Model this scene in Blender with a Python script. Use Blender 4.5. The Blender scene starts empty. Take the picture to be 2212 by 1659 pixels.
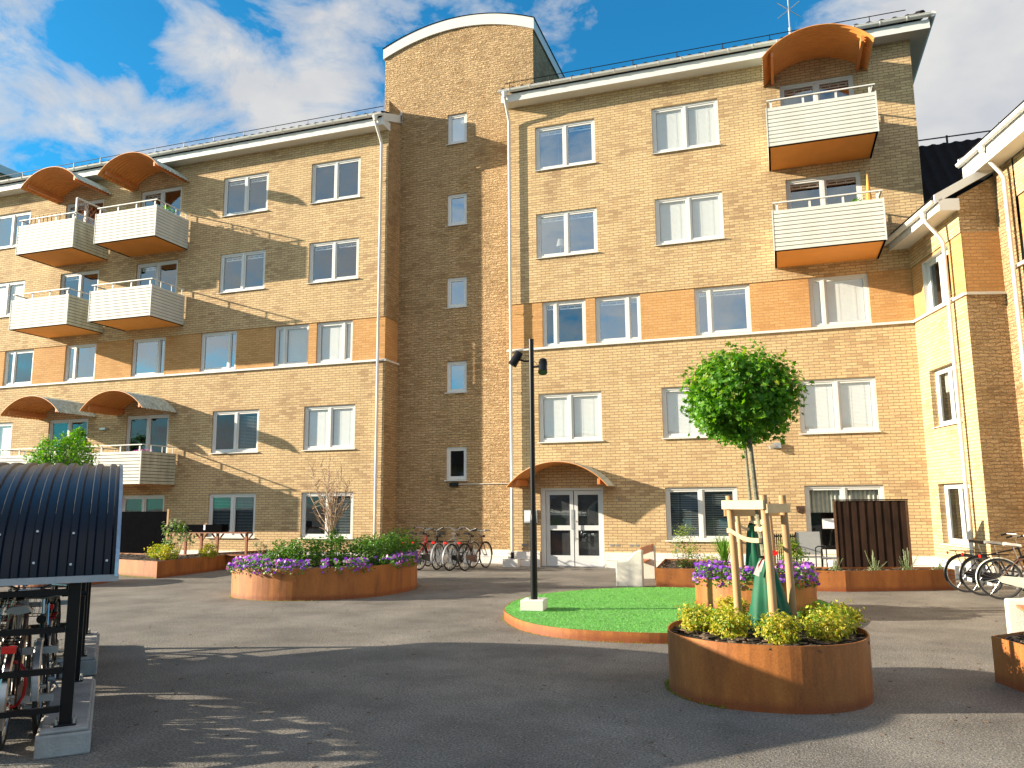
import bpy, bmesh, math, random
from mathutils import Vector, Matrix
R = math.radians
rnd = random.Random(7)
col = bpy.context.scene.collection
scene = bpy.context.scene

# ------------------------------------------------------------------ camera
PITCH, ROLL, YAW, CAM_H = 0.15, -0.008, 0.3226, 1.7
cd = bpy.data.cameras.new('camera'); cam = bpy.data.objects.new('camera', cd); col.objects.link(cam)
cd.sensor_fit = 'HORIZONTAL'; cd.sensor_width = 36.0; cd.lens = 1707.88 / 2212 * 36
cd.clip_start = 0.05; cd.clip_end = 3000
fw = Vector((-math.sin(YAW) * math.cos(PITCH), math.cos(YAW) * math.cos(PITCH), math.sin(PITCH)))
r0 = Vector((math.cos(YAW), math.sin(YAW), 0)); u0 = r0.cross(fw)
rv = math.cos(ROLL) * r0 + math.sin(ROLL) * u0; uv_ = -math.sin(ROLL) * r0 + math.cos(ROLL) * u0
m = Matrix((rv, uv_, -fw)).transposed().to_4x4(); m.translation = (0, 0, CAM_H)
cam.matrix_world = m
scene.camera = cam

# ------------------------------------------------------------------ world, sun, exposure
SUN_TO = Vector((-3.05, -1.0, 0.965)).normalized()
elev = math.asin(SUN_TO.z)
world = bpy.data.worlds.new('World'); scene.world = world; world.use_nodes = True
wn = world.node_tree; wn.nodes.clear()
def WN(t, **k):
    n = wn.nodes.new(t)
    for a, b in k.items(): setattr(n, a, b)
    return n
wl = wn.links.new
wo = WN('ShaderNodeOutputWorld'); bgs = WN('ShaderNodeBackground'); bgs.inputs[1].default_value = 0.082
sky = WN('ShaderNodeTexSky', sky_type='NISHITA'); sky.sun_disc = False
sky.sun_elevation = elev; sky.sun_rotation = math.atan2(SUN_TO.x, SUN_TO.y)
sky.altitude = 0; sky.air_density = 1.0; sky.dust_density = 0.6; sky.ozone_density = 2.5
tc = WN('ShaderNodeTexCoord')
def blob(d, cosw, amt):
    dp = WN('ShaderNodeVectorMath', operation='DOT_PRODUCT'); dp.inputs[1].default_value = Vector(d).normalized()
    wl(tc.outputs['Generated'], dp.inputs[0])
    mr = WN('ShaderNodeMapRange', interpolation_type='SMOOTHSTEP'); wl(dp.outputs['Value'], mr.inputs[0])
    mr.inputs[1].default_value = cosw; mr.inputs[2].default_value = 1.0; mr.inputs[3].default_value = 0; mr.inputs[4].default_value = amt
    return mr.outputs[0]
BL = [((-.526, .689, .498), .990, .19), ((-.594, .678, .433), .993, .15), ((-.479, .74, .472), .994, .22), ((-.692, .541, .477), .996, .20),
      ((-.655, .604, .454), .9990, .22), ((-.74, .58, .376), .995, .24), ((-.192, .827, .528), .996, .20), ((-.4, .734, .549), .9985, .15),
      ((.204, .867, .454), .975, .33), ((.171, .897, .380), .985, .30), ((.30, .884, .406), .97, .22), ((-.64, .588, .495), .998, -.24),
      ((-.695, .57, .438), .9985, -.2), ((-.62, .645, .462), .9992, -.15), ((-.088, .842, .532), .992, -.28), ((.03, .847, .53), .994, -.25), ((-.16, .81, .56), .998, -.15), ((0, -1, .75), .25, .40), ((-1, -.3, .3), .7, .12),  # wide blob behind the viewer is unseen cloud added for whiter fill light
      ((-.36, .76, .53), .997, -.14)]
acc = None
for b_ in BL:
    o = blob(*b_)
    if acc is None: acc = o
    else:
        ad = WN('ShaderNodeMath', operation='ADD'); wl(acc, ad.inputs[0]); wl(o, ad.inputs[1]); acc = ad.outputs[0]
nz = WN('ShaderNodeTexNoise'); nz.inputs['Scale'].default_value = 8.0; nz.inputs['Detail'].default_value = 10; nz.inputs['Roughness'].default_value = 0.62; nz.inputs['Distortion'].default_value = 0.35
mpv = WN('ShaderNodeMapping'); mpv.inputs['Scale'].default_value = (1, 1, 1.7); mpv.inputs['Location'].default_value = (2.9, 7.7, 1.9)
wl(tc.outputs['Generated'], mpv.inputs[0]); wl(mpv.outputs[0], nz.inputs['Vector'])
nzs = WN('ShaderNodeMath', operation='MULTIPLY_ADD'); wl(nz.outputs['Fac'], nzs.inputs[0]); nzs.inputs[1].default_value = 1.7; nzs.inputs[2].default_value = -.35
ad = WN('ShaderNodeMath', operation='ADD'); wl(acc, ad.inputs[0]); wl(nzs.outputs[0], ad.inputs[1])
cr = WN('ShaderNodeValToRGB'); wl(ad.outputs[0], cr.inputs[0])
cr.color_ramp.elements[0].position = 0.52; cr.color_ramp.elements[0].color = (0, 0, 0, 1)
cr.color_ramp.elements[1].position = 0.95; cr.color_ramp.elements[1].color = (1, 1, 1, 1)
e = cr.color_ramp.elements.new(0.70); e.color = (.55, .55, .55, 1)
# cloud shading: slightly grey in the thick parts
nz2 = WN('ShaderNodeTexNoise'); nz2.inputs['Scale'].default_value = 9; nz2.inputs['Detail'].default_value = 6; wl(mpv.outputs[0], nz2.inputs['Vector'])
ccr = WN('ShaderNodeValToRGB'); wl(nz2.outputs['Fac'], ccr.inputs[0])
ccr.color_ramp.elements[0].position = .35; ccr.color_ramp.elements[0].color = (2.8, 2.9, 3.1, 1)
ccr.color_ramp.elements[1].position = .62; ccr.color_ramp.elements[1].color = (3.5, 3.5, 3.45, 1)
tint = WN('ShaderNodeMix', data_type='RGBA', blend_type='MULTIPLY'); tint.inputs[0].default_value = 1
wl(sky.outputs[0], tint.inputs[6]); tint.inputs[7].default_value = (0.15, .86, 1.10, 1)
mixc = WN('ShaderNodeMix', data_type='RGBA'); wl(cr.outputs[0], mixc.inputs[0]); wl(tint.outputs[2], mixc.inputs[6])
fill_bank = blob((0, -1, .75), .25, .35); bk1 = WN('ShaderNodeMath', operation='ADD'); wl(fill_bank, bk1.inputs[0]); bk1.inputs[1].default_value = 1.0  # brightens the unseen clouds behind the viewer, added as fill light
csc = WN('ShaderNodeVectorMath', operation='SCALE'); wl(ccr.outputs[0], csc.inputs[0]); wl(bk1.outputs[0], csc.inputs['Scale']); wl(csc.outputs[0], mixc.inputs[7])
wl(mixc.outputs[2], bgs.inputs[0]); wl(bgs.outputs[0], wo.inputs[0])

sd = bpy.data.lights.new('sun', 'SUN'); sd.energy = 5.0; sd.angle = R(0.5); sd.color = (1.0, 0.87, 0.68)
sun = bpy.data.objects.new('sun', sd); col.objects.link(sun); sun.location = (-30, -10, 30)
sun.rotation_euler = SUN_TO.to_track_quat('Z', 'Y').to_euler()
vs = scene.view_settings; vs.view_transform = 'Standard'; vs.look = 'None'; vs.gamma = 1; vs.exposure = 1.42
scene.cycles.max_bounces = 6; scene.cycles.diffuse_bounces = 3; scene.cycles.glossy_bounces = 3; scene.cycles.transmission_bounces = 4; scene.cycles.transparent_max_bounces = 12
scene.cycles.caustics_reflective = False; scene.cycles.caustics_refractive = False

# ------------------------------------------------------------------ object helpers
def tag(o, label=None, cat=None, group=None, kind=None):
    if label: o['label'] = label
    if cat: o['category'] = cat
    if group: o['group'] = group
    if kind: o['kind'] = kind
    return o
def thing(name, label, cat, loc=(0, 0, 0), rz=0.0, group=None):
    o = bpy.data.objects.new(name, None); col.objects.link(o); o.location = loc; o.rotation_euler = (0, 0, rz); o.empty_display_size = .2
    return tag(o, label, cat, group)

class MB:
    def __init__(s): s.v = []; s.f = []; s.uv = []; s.mi = []
    def face(s, pts, mi=0, uv=None):
        b = len(s.v); s.v += [tuple(p) for p in pts]; s.f.append(tuple(range(b, b + len(pts)))); s.mi.append(mi)
        s.uv.append(uv if uv else [(0, 0)] * len(pts))
    def mesh(s, vs_, fs, mi=0):
        b = len(s.v); s.v += [tuple(p) for p in vs_]
        for f in fs: s.f.append(tuple(i + b for i in f)); s.mi.append(mi); s.uv.append([(0, 0)] * len(f))
    def box(s, a, b, mi=0, M=None):
        x0, y0, z0 = a; x1, y1, z1 = b
        P = [Vector(p) for p in ((x0, y0, z0), (x1, y0, z0), (x1, y1, z0), (x0, y1, z0), (x0, y0, z1), (x1, y0, z1), (x1, y1, z1), (x0, y1, z1))]
        if M is not None: P = [M @ p for p in P]
        s.mesh(P, [(3, 2, 1, 0), (4, 5, 6, 7), (0, 1, 5, 4), (1, 2, 6, 5), (2, 3, 7, 6), (3, 0, 4, 7)], mi)
    def tube(s, pts, r, n=8, mi=0, closed=False, caps=True):
        pts = [Vector(p) for p in pts]; N = len(pts)
        rs = r if isinstance(r, (list, tuple)) else [r] * N
        rings = []; up = None
        for i, p in enumerate(pts):
            if closed: t = pts[(i + 1) % N] - pts[i - 1]
            elif i == 0: t = pts[1] - p
            elif i == N - 1: t = p - pts[i - 1]
            else: t = (pts[i + 1] - p).normalized() + (p - pts[i - 1]).normalized()
            if t.length < 1e-9: t = Vector((0, 0, 1))
            t.normalize()
            if up is None:
                up = Vector((0, 0, 1)) if abs(t.z) < .9 else Vector((1, 0, 0))
            a = (up - t * up.dot(t)).normalized(); up = a; b = t.cross(a)
            rings.append([p + (a * math.cos(2 * math.pi * k / n) + b * math.sin(2 * math.pi * k / n)) * rs[i] for k in range(n)])
        vs_ = [q for rg in rings for q in rg]; fs = []
        for i in range(N if closed else N - 1):
            j = (i + 1) % N
            for k in range(n): fs.append((i * n + k, i * n + (k + 1) % n, j * n + (k + 1) % n, j * n + k))
        if caps and not closed: fs.append(tuple(reversed(range(n)))); fs.append(tuple((N - 1) * n + k for k in range(n)))
        s.mesh(vs_, fs, mi)
    def prism(s, poly, z0, z1, mi=0, top=True, bot=True):
        n = len(poly); vs_ = [(p[0], p[1], z0) for p in poly] + [(p[0], p[1], z1) for p in poly]
        fs = [(i, (i + 1) % n, n + (i + 1) % n, n + i) for i in range(n)]
        if top: fs.append(tuple(n + i for i in range(n)))
        if bot: fs.append(tuple(reversed(range(n))))
        s.mesh(vs_, fs, mi)
    def bar(s, p, q, w, h=None, mi=0, up=(0, 0, 1)):
        p = Vector(p); q = Vector(q); h = h or w; t = (q - p); L = t.length; t.normalize(); up = Vector(up)
        if abs(t.dot(up)) > .95: up = Vector((1, 0, 0))
        a = t.cross(up).normalized(); b = a.cross(t)
        M = Matrix((t, a, b)).transposed().to_4x4(); M.translation = p
        s.box((0, -w / 2, -h / 2), (L, w / 2, h / 2), mi, M)
    def build(s, name, mats, parent=None, smooth=False, bevel=0, angle=35):
        me = bpy.data.meshes.new(name); me.from_pydata(s.v, [], s.f); me.update()
        if not isinstance(mats, (list, tuple)): mats = [mats]
        for mm in mats: me.materials.append(mm)
        me.polygons.foreach_set('material_index', s.mi)
        ul = me.uv_layers.new(name='UVMap'); flat = [c for f in s.uv for q in f for c in q]
        ul.data.foreach_set('uv', flat)
        o = bpy.data.objects.new(name, me); col.objects.link(o)
        if parent is not None:
            o.parent = parent
        if smooth:
            me.shade_smooth() if hasattr(me, 'shade_smooth') else None
            try: me.set_sharp_from_angle(angle=R(angle))
            except Exception: pass
        if bevel:
            bm = o.modifiers.new('bevel', 'BEVEL'); bm.width = bevel; bm.segments = 2; bm.limit_method = 'ANGLE'
        return o
def wpart(o, root):       # mesh authored in world coordinates under a root standing elsewhere (root without rotation)
    o.parent = root; o.matrix_parent_inverse = Matrix.Translation(-Vector(root.location)); return o
def catmull(pts, k=8):
    n = len(pts); out = []
    for i in range(n):
        p0, p1, p2, p3 = [Vector((*pts[(i + j - 1) % n], 0)) for j in range(4)]
        for a in range(k):
            t = a / k
            q = .5 * ((2 * p1) + (-p0 + p2) * t + (2 * p0 - 5 * p1 + 4 * p2 - p3) * t * t + (-p0 + 3 * p1 - 3 * p2 + p3) * t ** 3)
            out.append((q.x, q.y))
    return out
def inset(poly, d):
    n = len(poly); out = []
    area = sum(poly[i][0] * poly[(i + 1) % n][1] - poly[(i + 1) % n][0] * poly[i][1] for i in range(n))
    sg = 1 if area > 0 else -1
    for i in range(n):
        a = Vector(poly[i - 1]); b = Vector(poly[i]); c = Vector(poly[(i + 1) % n])
        t1 = (b - a).normalized(); t2 = (c - b).normalized()
        n1 = Vector((-t1.y, t1.x)) * sg; n2 = Vector((-t2.y, t2.x)) * sg
        nn = (n1 + n2); nn.normalize(); k = d / max(.35, nn.dot(n1))
        out.append(tuple(b + nn * k))
    return out

# ------------------------------------------------------------------ materials
MATS = {}
def mat(name):
    m_ = bpy.data.materials.new(name); m_.use_nodes = True; nt = m_.node_tree
    MATS[name] = m_
    return m_, nt, nt.nodes['Principled BSDF'], nt.links.new
def node(nt, t, **k):
    n = nt.nodes.new(t)
    for a, b in k.items(): setattr(n, a, b)
    return n
def simple(name, rgb, rough=.5, metal=0, var=.12, scale=6, bump=0, bscale=40, spec=None, streak=0):
    m_, nt, p, L = mat(name)
    p.inputs['Roughness'].default_value = rough; p.inputs['Metallic'].default_value = metal
    if spec is not None: p.inputs['Specular IOR Level'].default_value = spec
    tcn = node(nt, 'ShaderNodeTexCoord'); n = node(nt, 'ShaderNodeTexNoise'); n.inputs['Scale'].default_value = scale; n.inputs['Detail'].default_value = 6; n.inputs['Roughness'].default_value = .65
    mp = node(nt, 'ShaderNodeMapping'); mp.inputs['Scale'].default_value = (1, 1, .25 if streak else 1); L(tcn.outputs['Object'], mp.inputs[0]); L(mp.outputs[0], n.inputs['Vector'])
    c = node(nt, 'ShaderNodeValToRGB'); L(n.outputs['Fac'], c.inputs[0])
    c.color_ramp.elements[0].position = .3; c.color_ramp.elements[1].position = .7
    c.color_ramp.elements[0].color = (*[x * (1 - var) for x in rgb], 1); c.color_ramp.elements[1].color = (*[min(1, x * (1 + var)) for x in rgb], 1)
    L(c.outputs[0], p.inputs['Base Color'])
    if bump:
        n2 = node(nt, 'ShaderNodeTexNoise'); n2.inputs['Scale'].default_value = bscale; n2.inputs['Detail'].default_value = 4; L(tcn.outputs['Object'], n2.inputs['Vector'])
        b = node(nt, 'ShaderNodeBump'); b.inputs['Strength'].default_value = bump; b.inputs['Distance'].default_value = .02; L(n2.outputs['Fac'], b.inputs['Height']); L(b.outputs[0], p.inputs['Normal'])
    return m_

def brick(name, c_light, c_mid, c_dark, mortar, rough_face=False, dark_amt=.5, cover=False):
    """bricks 250 x 75 mm laid from the wall's own metre coordinates (UV)"""
    m_, nt, p, L = mat(name); p.inputs['Roughness'].default_value = .85; p.inputs['Specular IOR Level'].default_value = .25
    uvn = node(nt, 'ShaderNodeUVMap'); uvn.uv_map = 'UVMap'; src = uvn.outputs[0]
    if rough_face:
        dn = node(nt, 'ShaderNodeTexNoise'); dn.inputs['Scale'].default_value = 5; dn.inputs['Detail'].default_value = 4; L(src, dn.inputs['Vector'])
        sub = node(nt, 'ShaderNodeVectorMath', operation='SUBTRACT'); L(dn.outputs['Color'], sub.inputs[0]); sub.inputs[1].default_value = (.5, .5, .5)
        scl = node(nt, 'ShaderNodeVectorMath', operation='SCALE'); L(sub.outputs[0], scl.inputs[0]); scl.inputs['Scale'].default_value = .10
        av = node(nt, 'ShaderNodeVectorMath', operation='ADD'); L(src, av.inputs[0]); L(scl.outputs[0], av.inputs[1]); src = av.outputs[0]
    bt = node(nt, 'ShaderNodeTexBrick'); L(src, bt.inputs['Vector']); bt.inputs['Scale'].default_value = 1
    bt.inputs['Brick Width'].default_value = .25; bt.inputs['Row Height'].default_value = .075; bt.inputs['Mortar Size'].default_value = .009; bt.inputs['Mortar Smooth'].default_value = .3
    bt.offset = .5; bt.squash = 1
    bt.inputs['Color1'].default_value = (0, 0, 0, 1); bt.inputs['Color2'].default_value = (1, 1, 1, 1); bt.inputs['Mortar'].default_value = (.5, .5, .5, 1); bt.inputs['Bias'].default_value = 0
    # big soft drifts of darker bricks
    dr = node(nt, 'ShaderNodeTexNoise'); dr.inputs['Scale'].default_value = .75; dr.inputs['Detail'].default_value = 3; L(uvn.outputs[0], dr.inputs['Vector'])
    thr = node(nt, 'ShaderNodeMapRange'); L(dr.outputs['Fac'], thr.inputs[0]); thr.inputs[1].default_value = .38; thr.inputs[2].default_value = .68; thr.inputs[3].default_value = -.40; thr.inputs[4].default_value = dark_amt
    sm = node(nt, 'ShaderNodeMath', operation='ADD'); L(bt.outputs['Color'], sm.inputs[0]); L(thr.outputs[0], sm.inputs[1])
    cr_ = node(nt, 'ShaderNodeValToRGB'); L(sm.outputs[0], cr_.inputs[0]); el = cr_.color_ramp.elements
    el[0].position = .0; el[0].color = (*c_light, 1); el[1].position = 1.15 if False else 1.0; el[1].color = (*c_dark, 1)
    e_ = el.new(.55); e_.color = (*c_mid, 1)
    fn = node(nt, 'ShaderNodeTexNoise'); fn.inputs['Scale'].default_value = 22; fn.inputs['Detail'].default_value = 5; L(uvn.outputs[0], fn.inputs['Vector'])
    fm = node(nt, 'ShaderNodeMapRange'); L(fn.outputs['Fac'], fm.inputs[0]); fm.inputs[1].default_value = .25; fm.inputs[2].default_value = .75; fm.inputs[3].default_value = .80; fm.inputs[4].default_value = 1.16
    sm1 = node(nt, 'ShaderNodeMapping'); sm1.inputs['Scale'].default_value = (1.6, .16, 1); L(uvn.outputs[0], sm1.inputs[0])
    sn = node(nt, 'ShaderNodeTexNoise'); sn.inputs['Scale'].default_value = 1; sn.inputs['Detail'].default_value = 6; L(sm1.outputs[0], sn.inputs['Vector'])
    smr = node(nt, 'ShaderNodeMapRange'); L(sn.outputs['Fac'], smr.inputs[0]); smr.inputs[1].default_value = .3; smr.inputs[2].default_value = .65; smr.inputs[3].default_value = .88; smr.inputs[4].default_value = 1.05
    sml = node(nt, 'ShaderNodeMath', operation='MULTIPLY'); L(fm.outputs[0], sml.inputs[0]); L(smr.outputs[0], sml.inputs[1])
    mu = node(nt, 'ShaderNodeVectorMath', operation='SCALE'); L(cr_.outputs[0], mu.inputs[0]); L(sml.outputs[0], mu.inputs['Scale'])
    mx = node(nt, 'ShaderNodeMix', data_type='RGBA'); L(bt.outputs['Fac'], mx.inputs[0]); L(mu.outputs[0], mx.inputs[6]); mx.inputs[7].default_value = (*mortar, 1)
    L(mx.outputs[2], p.inputs['Base Color'])
    bp = node(nt, 'ShaderNodeBump'); inv = node(nt, 'ShaderNodeMath', operation='SUBTRACT'); inv.inputs[0].default_value = 1; L(bt.outputs['Fac'], inv.inputs[1])
    if rough_face:
        ng = node(nt, 'ShaderNodeTexNoise'); ng.inputs['Scale'].default_value = 7.5; ng.inputs['Detail'].default_value = 5; ng.inputs['Roughness'].default_value = .6; ng.inputs['Distortion'].default_value = 1.4
        mpp = node(nt, 'ShaderNodeMapping'); mpp.inputs['Scale'].default_value = (1, 1.9, 1); L(uvn.outputs[0], mpp.inputs[0]); L(mpp.outputs[0], ng.inputs['Vector'])
        m2 = node(nt, 'ShaderNodeMath', operation='MULTIPLY_ADD'); L(ng.outputs['Fac'], m2.inputs[0]); m2.inputs[1].default_value = 3.2; L(inv.outputs[0], m2.inputs[2])
        cvr = node(nt, 'ShaderNodeMapRange'); L(ng.outputs['Fac'], cvr.inputs[0]); cvr.inputs[1].default_value = .34; cvr.inputs[2].default_value = .46; cvr.inputs[3].default_value = .45; cvr.inputs[4].default_value = 0
        mx3 = node(nt, 'ShaderNodeMix', data_type='RGBA'); L(cvr.outputs[0], mx3.inputs[0]); L(mx.outputs[2], mx3.inputs[6]); mx3.inputs[7].default_value = (*[q * .75 for q in mortar], 1); L(mx3.outputs[2], p.inputs['Base Color'])
        L(m2.outputs[0], bp.inputs['Height']); bp.inputs['Strength'].default_value = 1.0; bp.inputs['Distance'].default_value = .045
    else:
        m2 = node(nt, 'ShaderNodeMath', operation='MULTIPLY_ADD'); L(fn.outputs['Fac'], m2.inputs[0]); m2.inputs[1].default_value = .5; L(inv.outputs[0], m2.inputs[2])
        L(m2.outputs[0], bp.inputs['Height']); bp.inputs['Strength'].default_value = .7; bp.inputs['Distance'].default_value = .010
    L(bp.outputs[0], p.inputs['Normal'])
    return m_
M_brick = brick('yellow_brick', (.635, .462, .25), (.56, .395, .21), (.40, .262, .14), (.29, .20, .115), dark_amt=.14)
M_brick_o = brick('orange_brick', (.60, .335, .135), (.54, .295, .11), (.46, .24, .085), (.42, .235, .105), dark_amt=.05)
M_brick_r = brick('rough_clinker_brick', (.72, .50, .27), (.63, .43, .22), (.48, .31, .15), (.42, .27, .145), rough_face=True, dark_amt=.25)

def asphalt():
    m_, nt, p, L = mat('asphalt'); p.inputs['Roughness'].default_value = .8; p.inputs['Specular IOR Level'].default_value = .35
    t = node(nt, 'ShaderNodeTexCoord'); ob = t.outputs['Object']
    n1 = node(nt, 'ShaderNodeTexNoise'); n1.inputs['Scale'].default_value = 55; n1.inputs['Detail'].default_value = 6; n1.inputs['Roughness'].default_value = .8; L(ob, n1.inputs['Vector'])
    n2 = node(nt, 'ShaderNodeTexNoise'); n2.inputs['Scale'].default_value = .9; n2.inputs['Detail'].default_value = 8; n2.inputs['Roughness'].default_value = .65; L(ob, n2.inputs['Vector'])
    v = node(nt, 'ShaderNodeTexVoronoi'); v.inputs['Scale'].default_value = 75; L(ob, v.inputs['Vector'])
    c1 = node(nt, 'ShaderNodeValToRGB'); L(n1.outputs['Fac'], c1.inputs[0]); c1.color_ramp.elements[0].position = .38; c1.color_ramp.elements[1].position = .62
    c1.color_ramp.elements[0].color = (.056, .052, .047, 1); c1.color_ramp.elements[1].color = (.34, .31, .268, 1)
    c2 = node(nt, 'ShaderNodeMapRange'); L(n2.outputs['Fac'], c2.inputs[0]); c2.inputs[1].default_value = .3; c2.inputs[2].default_value = .7; c2.inputs[3].default_value = .62; c2.inputs[4].default_value = 1.34
    s1 = node(nt, 'ShaderNodeVectorMath', operation='SCALE'); L(c1.outputs[0], s1.inputs[0]); L(c2.outputs[0], s1.inputs['Scale'])
    # pale stone chips
    vc = node(nt, 'ShaderNodeValToRGB'); L(v.outputs['Color'], vc.inputs[0]); vc.color_ramp.elements[0].position = .86; vc.color_ramp.elements[0].color = (0, 0, 0, 1); vc.color_ramp.elements[1].position = .93; vc.color_ramp.elements[1].color = (.12, .115, .10, 1)
    aa = node(nt, 'ShaderNodeVectorMath', operation='ADD'); L(s1.outputs[0], aa.inputs[0]); L(vc.outputs[0], aa.inputs[1])
    # long hairline cracks and worn joints between two layings
    w = node(nt, 'ShaderNodeTexVoronoi', feature='DISTANCE_TO_EDGE'); w.inputs['Scale'].default_value = .16
    wd = node(nt, 'ShaderNodeTexNoise'); wd.inputs['Scale'].default_value = 1.4; wd.inputs['Detail'].default_value = 7; L(ob, wd.inputs['Vector'])
    ws = node(nt, 'ShaderNodeVectorMath', operation='SCALE'); L(wd.outputs['Color'], ws.inputs[0]); ws.inputs['Scale'].default_value = .9
    wa = node(nt, 'ShaderNodeVectorMath', operation='ADD'); L(ob, wa.inputs[0]); L(ws.outputs[0], wa.inputs[1]); L(wa.outputs[0], w.inputs['Vector'])
    wc = node(nt, 'ShaderNodeMapRange'); L(w.outputs['Distance'], wc.inputs[0]); wc.inputs[1].default_value = 0.0; wc.inputs[2].default_value = .0025; wc.inputs[3].default_value = .78; wc.inputs[4].default_value = 1
    s2 = node(nt, 'ShaderNodeVectorMath', operation='SCALE'); L(aa.outputs[0], s2.inputs[0]); L(wc.outputs[0], s2.inputs['Scale'])
    L(s2.outputs[0], p.inputs['Base Color'])
    h = node(nt, 'ShaderNodeMath', operation='MULTIPLY_ADD'); L(v.outputs['Distance'], h.inputs[0]); h.inputs[1].default_value = .6; L(n1.outputs['Fac'], h.inputs[2])
    b = node(nt, 'ShaderNodeBump'); b.inputs['Strength'].default_value = 1; b.inputs['Distance'].default_value = .012; L(h.outputs[0], b.inputs['Height']); L(b.outputs[0], p.inputs['Normal'])
    return m_
M_asphalt = asphalt()

def corten():
    m_, nt, p, L = mat('weathering_steel'); p.inputs['Roughness'].default_value = .62; p.inputs['Metallic'].default_value = .0
    t = node(nt, 'ShaderNodeTexCoord'); ob = t.outputs['Object']
    mp = node(nt, 'ShaderNodeMapping'); mp.inputs['Scale'].default_value = (2.6, 2.6, .55); L(ob, mp.inputs[0])
    n1 = node(nt, 'ShaderNodeTexNoise'); n1.inputs['Scale'].default_value = 1.6; n1.inputs['Detail'].default_value = 9; n1.inputs['Roughness'].default_value = .68; L(mp.outputs[0], n1.inputs['Vector'])
    c = node(nt, 'ShaderNodeValToRGB'); L(n1.outputs['Fac'], c.inputs[0]); el = c.color_ramp.elements
    el[0].position = .32; el[0].color = (.19, .062, .014, 1); el[1].position = .72; el[1].color = (.44, .160, .032, 1); e_ = el.new(.5); e_.color = (.33, .112, .022, 1)
    # redder fresh rust band along the foot
    sx = node(nt, 'ShaderNodeSeparateXYZ'); L(ob, sx.inputs[0])
    n3 = node(nt, 'ShaderNodeTexNoise'); n3.inputs['Scale'].default_value = 5; n3.inputs['Detail'].default_value = 4; L(ob, n3.inputs['Vector'])
    ms = node(nt, 'ShaderNodeMath', operation='MULTIPLY_ADD'); L(n3.outputs['Fac'], ms.inputs[0]); ms.inputs[1].default_value = .10; L(sx.outputs['Z'], ms.inputs[2])
    mr = node(nt, 'ShaderNodeMapRange'); L(ms.outputs[0], mr.inputs[0]); mr.inputs[1].default_value = .09; mr.inputs[2].default_value = .15; mr.inputs[3].default_value = .75; mr.inputs[4].default_value = 0
    mx = node(nt, 'ShaderNodeMix', data_type='RGBA'); L(mr.outputs[0], mx.inputs[0]); L(c.outputs[0], mx.inputs[6]); mx.inputs[7].default_value = (.21, .050, .012, 1)
    n2 = node(nt, 'ShaderNodeTexNoise'); n2.inputs['Scale'].default_value = 60; n2.inputs['Detail'].default_value = 3; L(ob, n2.inputs['Vector'])
    fm = node(nt, 'ShaderNodeMapRange'); L(n2.outputs['Fac'], fm.inputs[0]); fm.inputs[1].default_value = .3; fm.inputs[2].default_value = .7; fm.inputs[3].default_value = .85; fm.inputs[4].default_value = 1.15
    sc = node(nt, 'ShaderNodeVectorMath', operation='SCALE'); L(mx.outputs[2], sc.inputs[0]); L(fm.outputs[0], sc.inputs['Scale']); L(sc.outputs[0], p.inputs['Base Color'])
    b = node(nt, 'ShaderNodeBump'); b.inputs['Strength'].default_value = .25; b.inputs['Distance'].default_value = .004; L(n2.outputs['Fac'], b.inputs['Height']); L(b.outputs[0], p.inputs['Normal'])
    return m_
M_corten = corten()

def leafmat(name, c1, c2, c3, trans=.35, rough=.45):
    m_, nt, p, L = mat(name); p.inputs['Roughness'].default_value = rough; p.inputs['Specular IOR Level'].default_value = .35
    g = node(nt, 'ShaderNodeNewGeometry'); c = node(nt, 'ShaderNodeValToRGB'); L(g.outputs['Random Per Island'], c.inputs[0]); el = c.color_ramp.elements
    el[0].position = 0; el[0].color = (*c1, 1); el[1].position = 1; el[1].color = (*c3, 1); e_ = el.new(.5); e_.color = (*c2, 1)
    L(c.outputs[0], p.inputs['Base Color'])
    tr = node(nt, 'ShaderNodeBsdfTranslucent'); hs = node(nt, 'ShaderNodeHueSaturation'); hs.inputs['Saturation'].default_value = 1.15; hs.inputs['Value'].default_value = 1.5; L(c.outputs[0], hs.inputs['Color']); L(hs.outputs[0], tr.inputs['Color'])
    mx = node(nt, 'ShaderNodeMixShader'); mx.inputs[0].default_value = trans; L(p.outputs[0], mx.inputs[1]); L(tr.outputs[0], mx.inputs[2])
    L(mx.outputs[0], nt.nodes['Material Output'].inputs[0]); return m_
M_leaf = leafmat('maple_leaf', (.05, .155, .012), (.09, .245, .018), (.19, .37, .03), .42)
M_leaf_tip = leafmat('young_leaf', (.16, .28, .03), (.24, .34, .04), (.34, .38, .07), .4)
M_spirea = leafmat('golden_spirea_leaf', (.32, .34, .03), (.50, .48, .05), (.60, .46, .10), .35)
M_spirea_in = leafmat('green_spirea_leaf', (.13, .22, .02), (.22, .32, .03), (.34, .40, .04), .35)
M_shrub = leafmat('shrub_leaf', (.035, .095, .015), (.07, .16, .02), (.14, .22, .035), .3)
M_petunia_leaf = leafmat('petunia_leaf', (.05, .14, .02), (.09, .22, .03), (.15, .30, .04), .3)
M_purple = leafmat('purple_petal', (.20, .05, .52), (.30, .08, .62), (.42, .16, .70), .35)
M_pink = leafmat('pink_petal', (.50, .10, .42), (.55, .18, .50), (.62, .30, .55), .35)
M_grey_leaf = leafmat('grey_green_leaf', (.16, .22, .10), (.24, .31, .15), (.32, .38, .20), .25)
M_blade = leafmat('iris_blade', (.07, .17, .02), (.12, .26, .03), (.18, .34, .05), .3)
M_turf = leafmat('artificial_turf_fibre', (.10, .33, .06), (.15, .42, .085), (.22, .50, .12), .25, .6)
M_turf_base = simple('turf_backing', (.12, .36, .075), .9, var=.25, scale=3, bump=.5, bscale=150)

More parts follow.
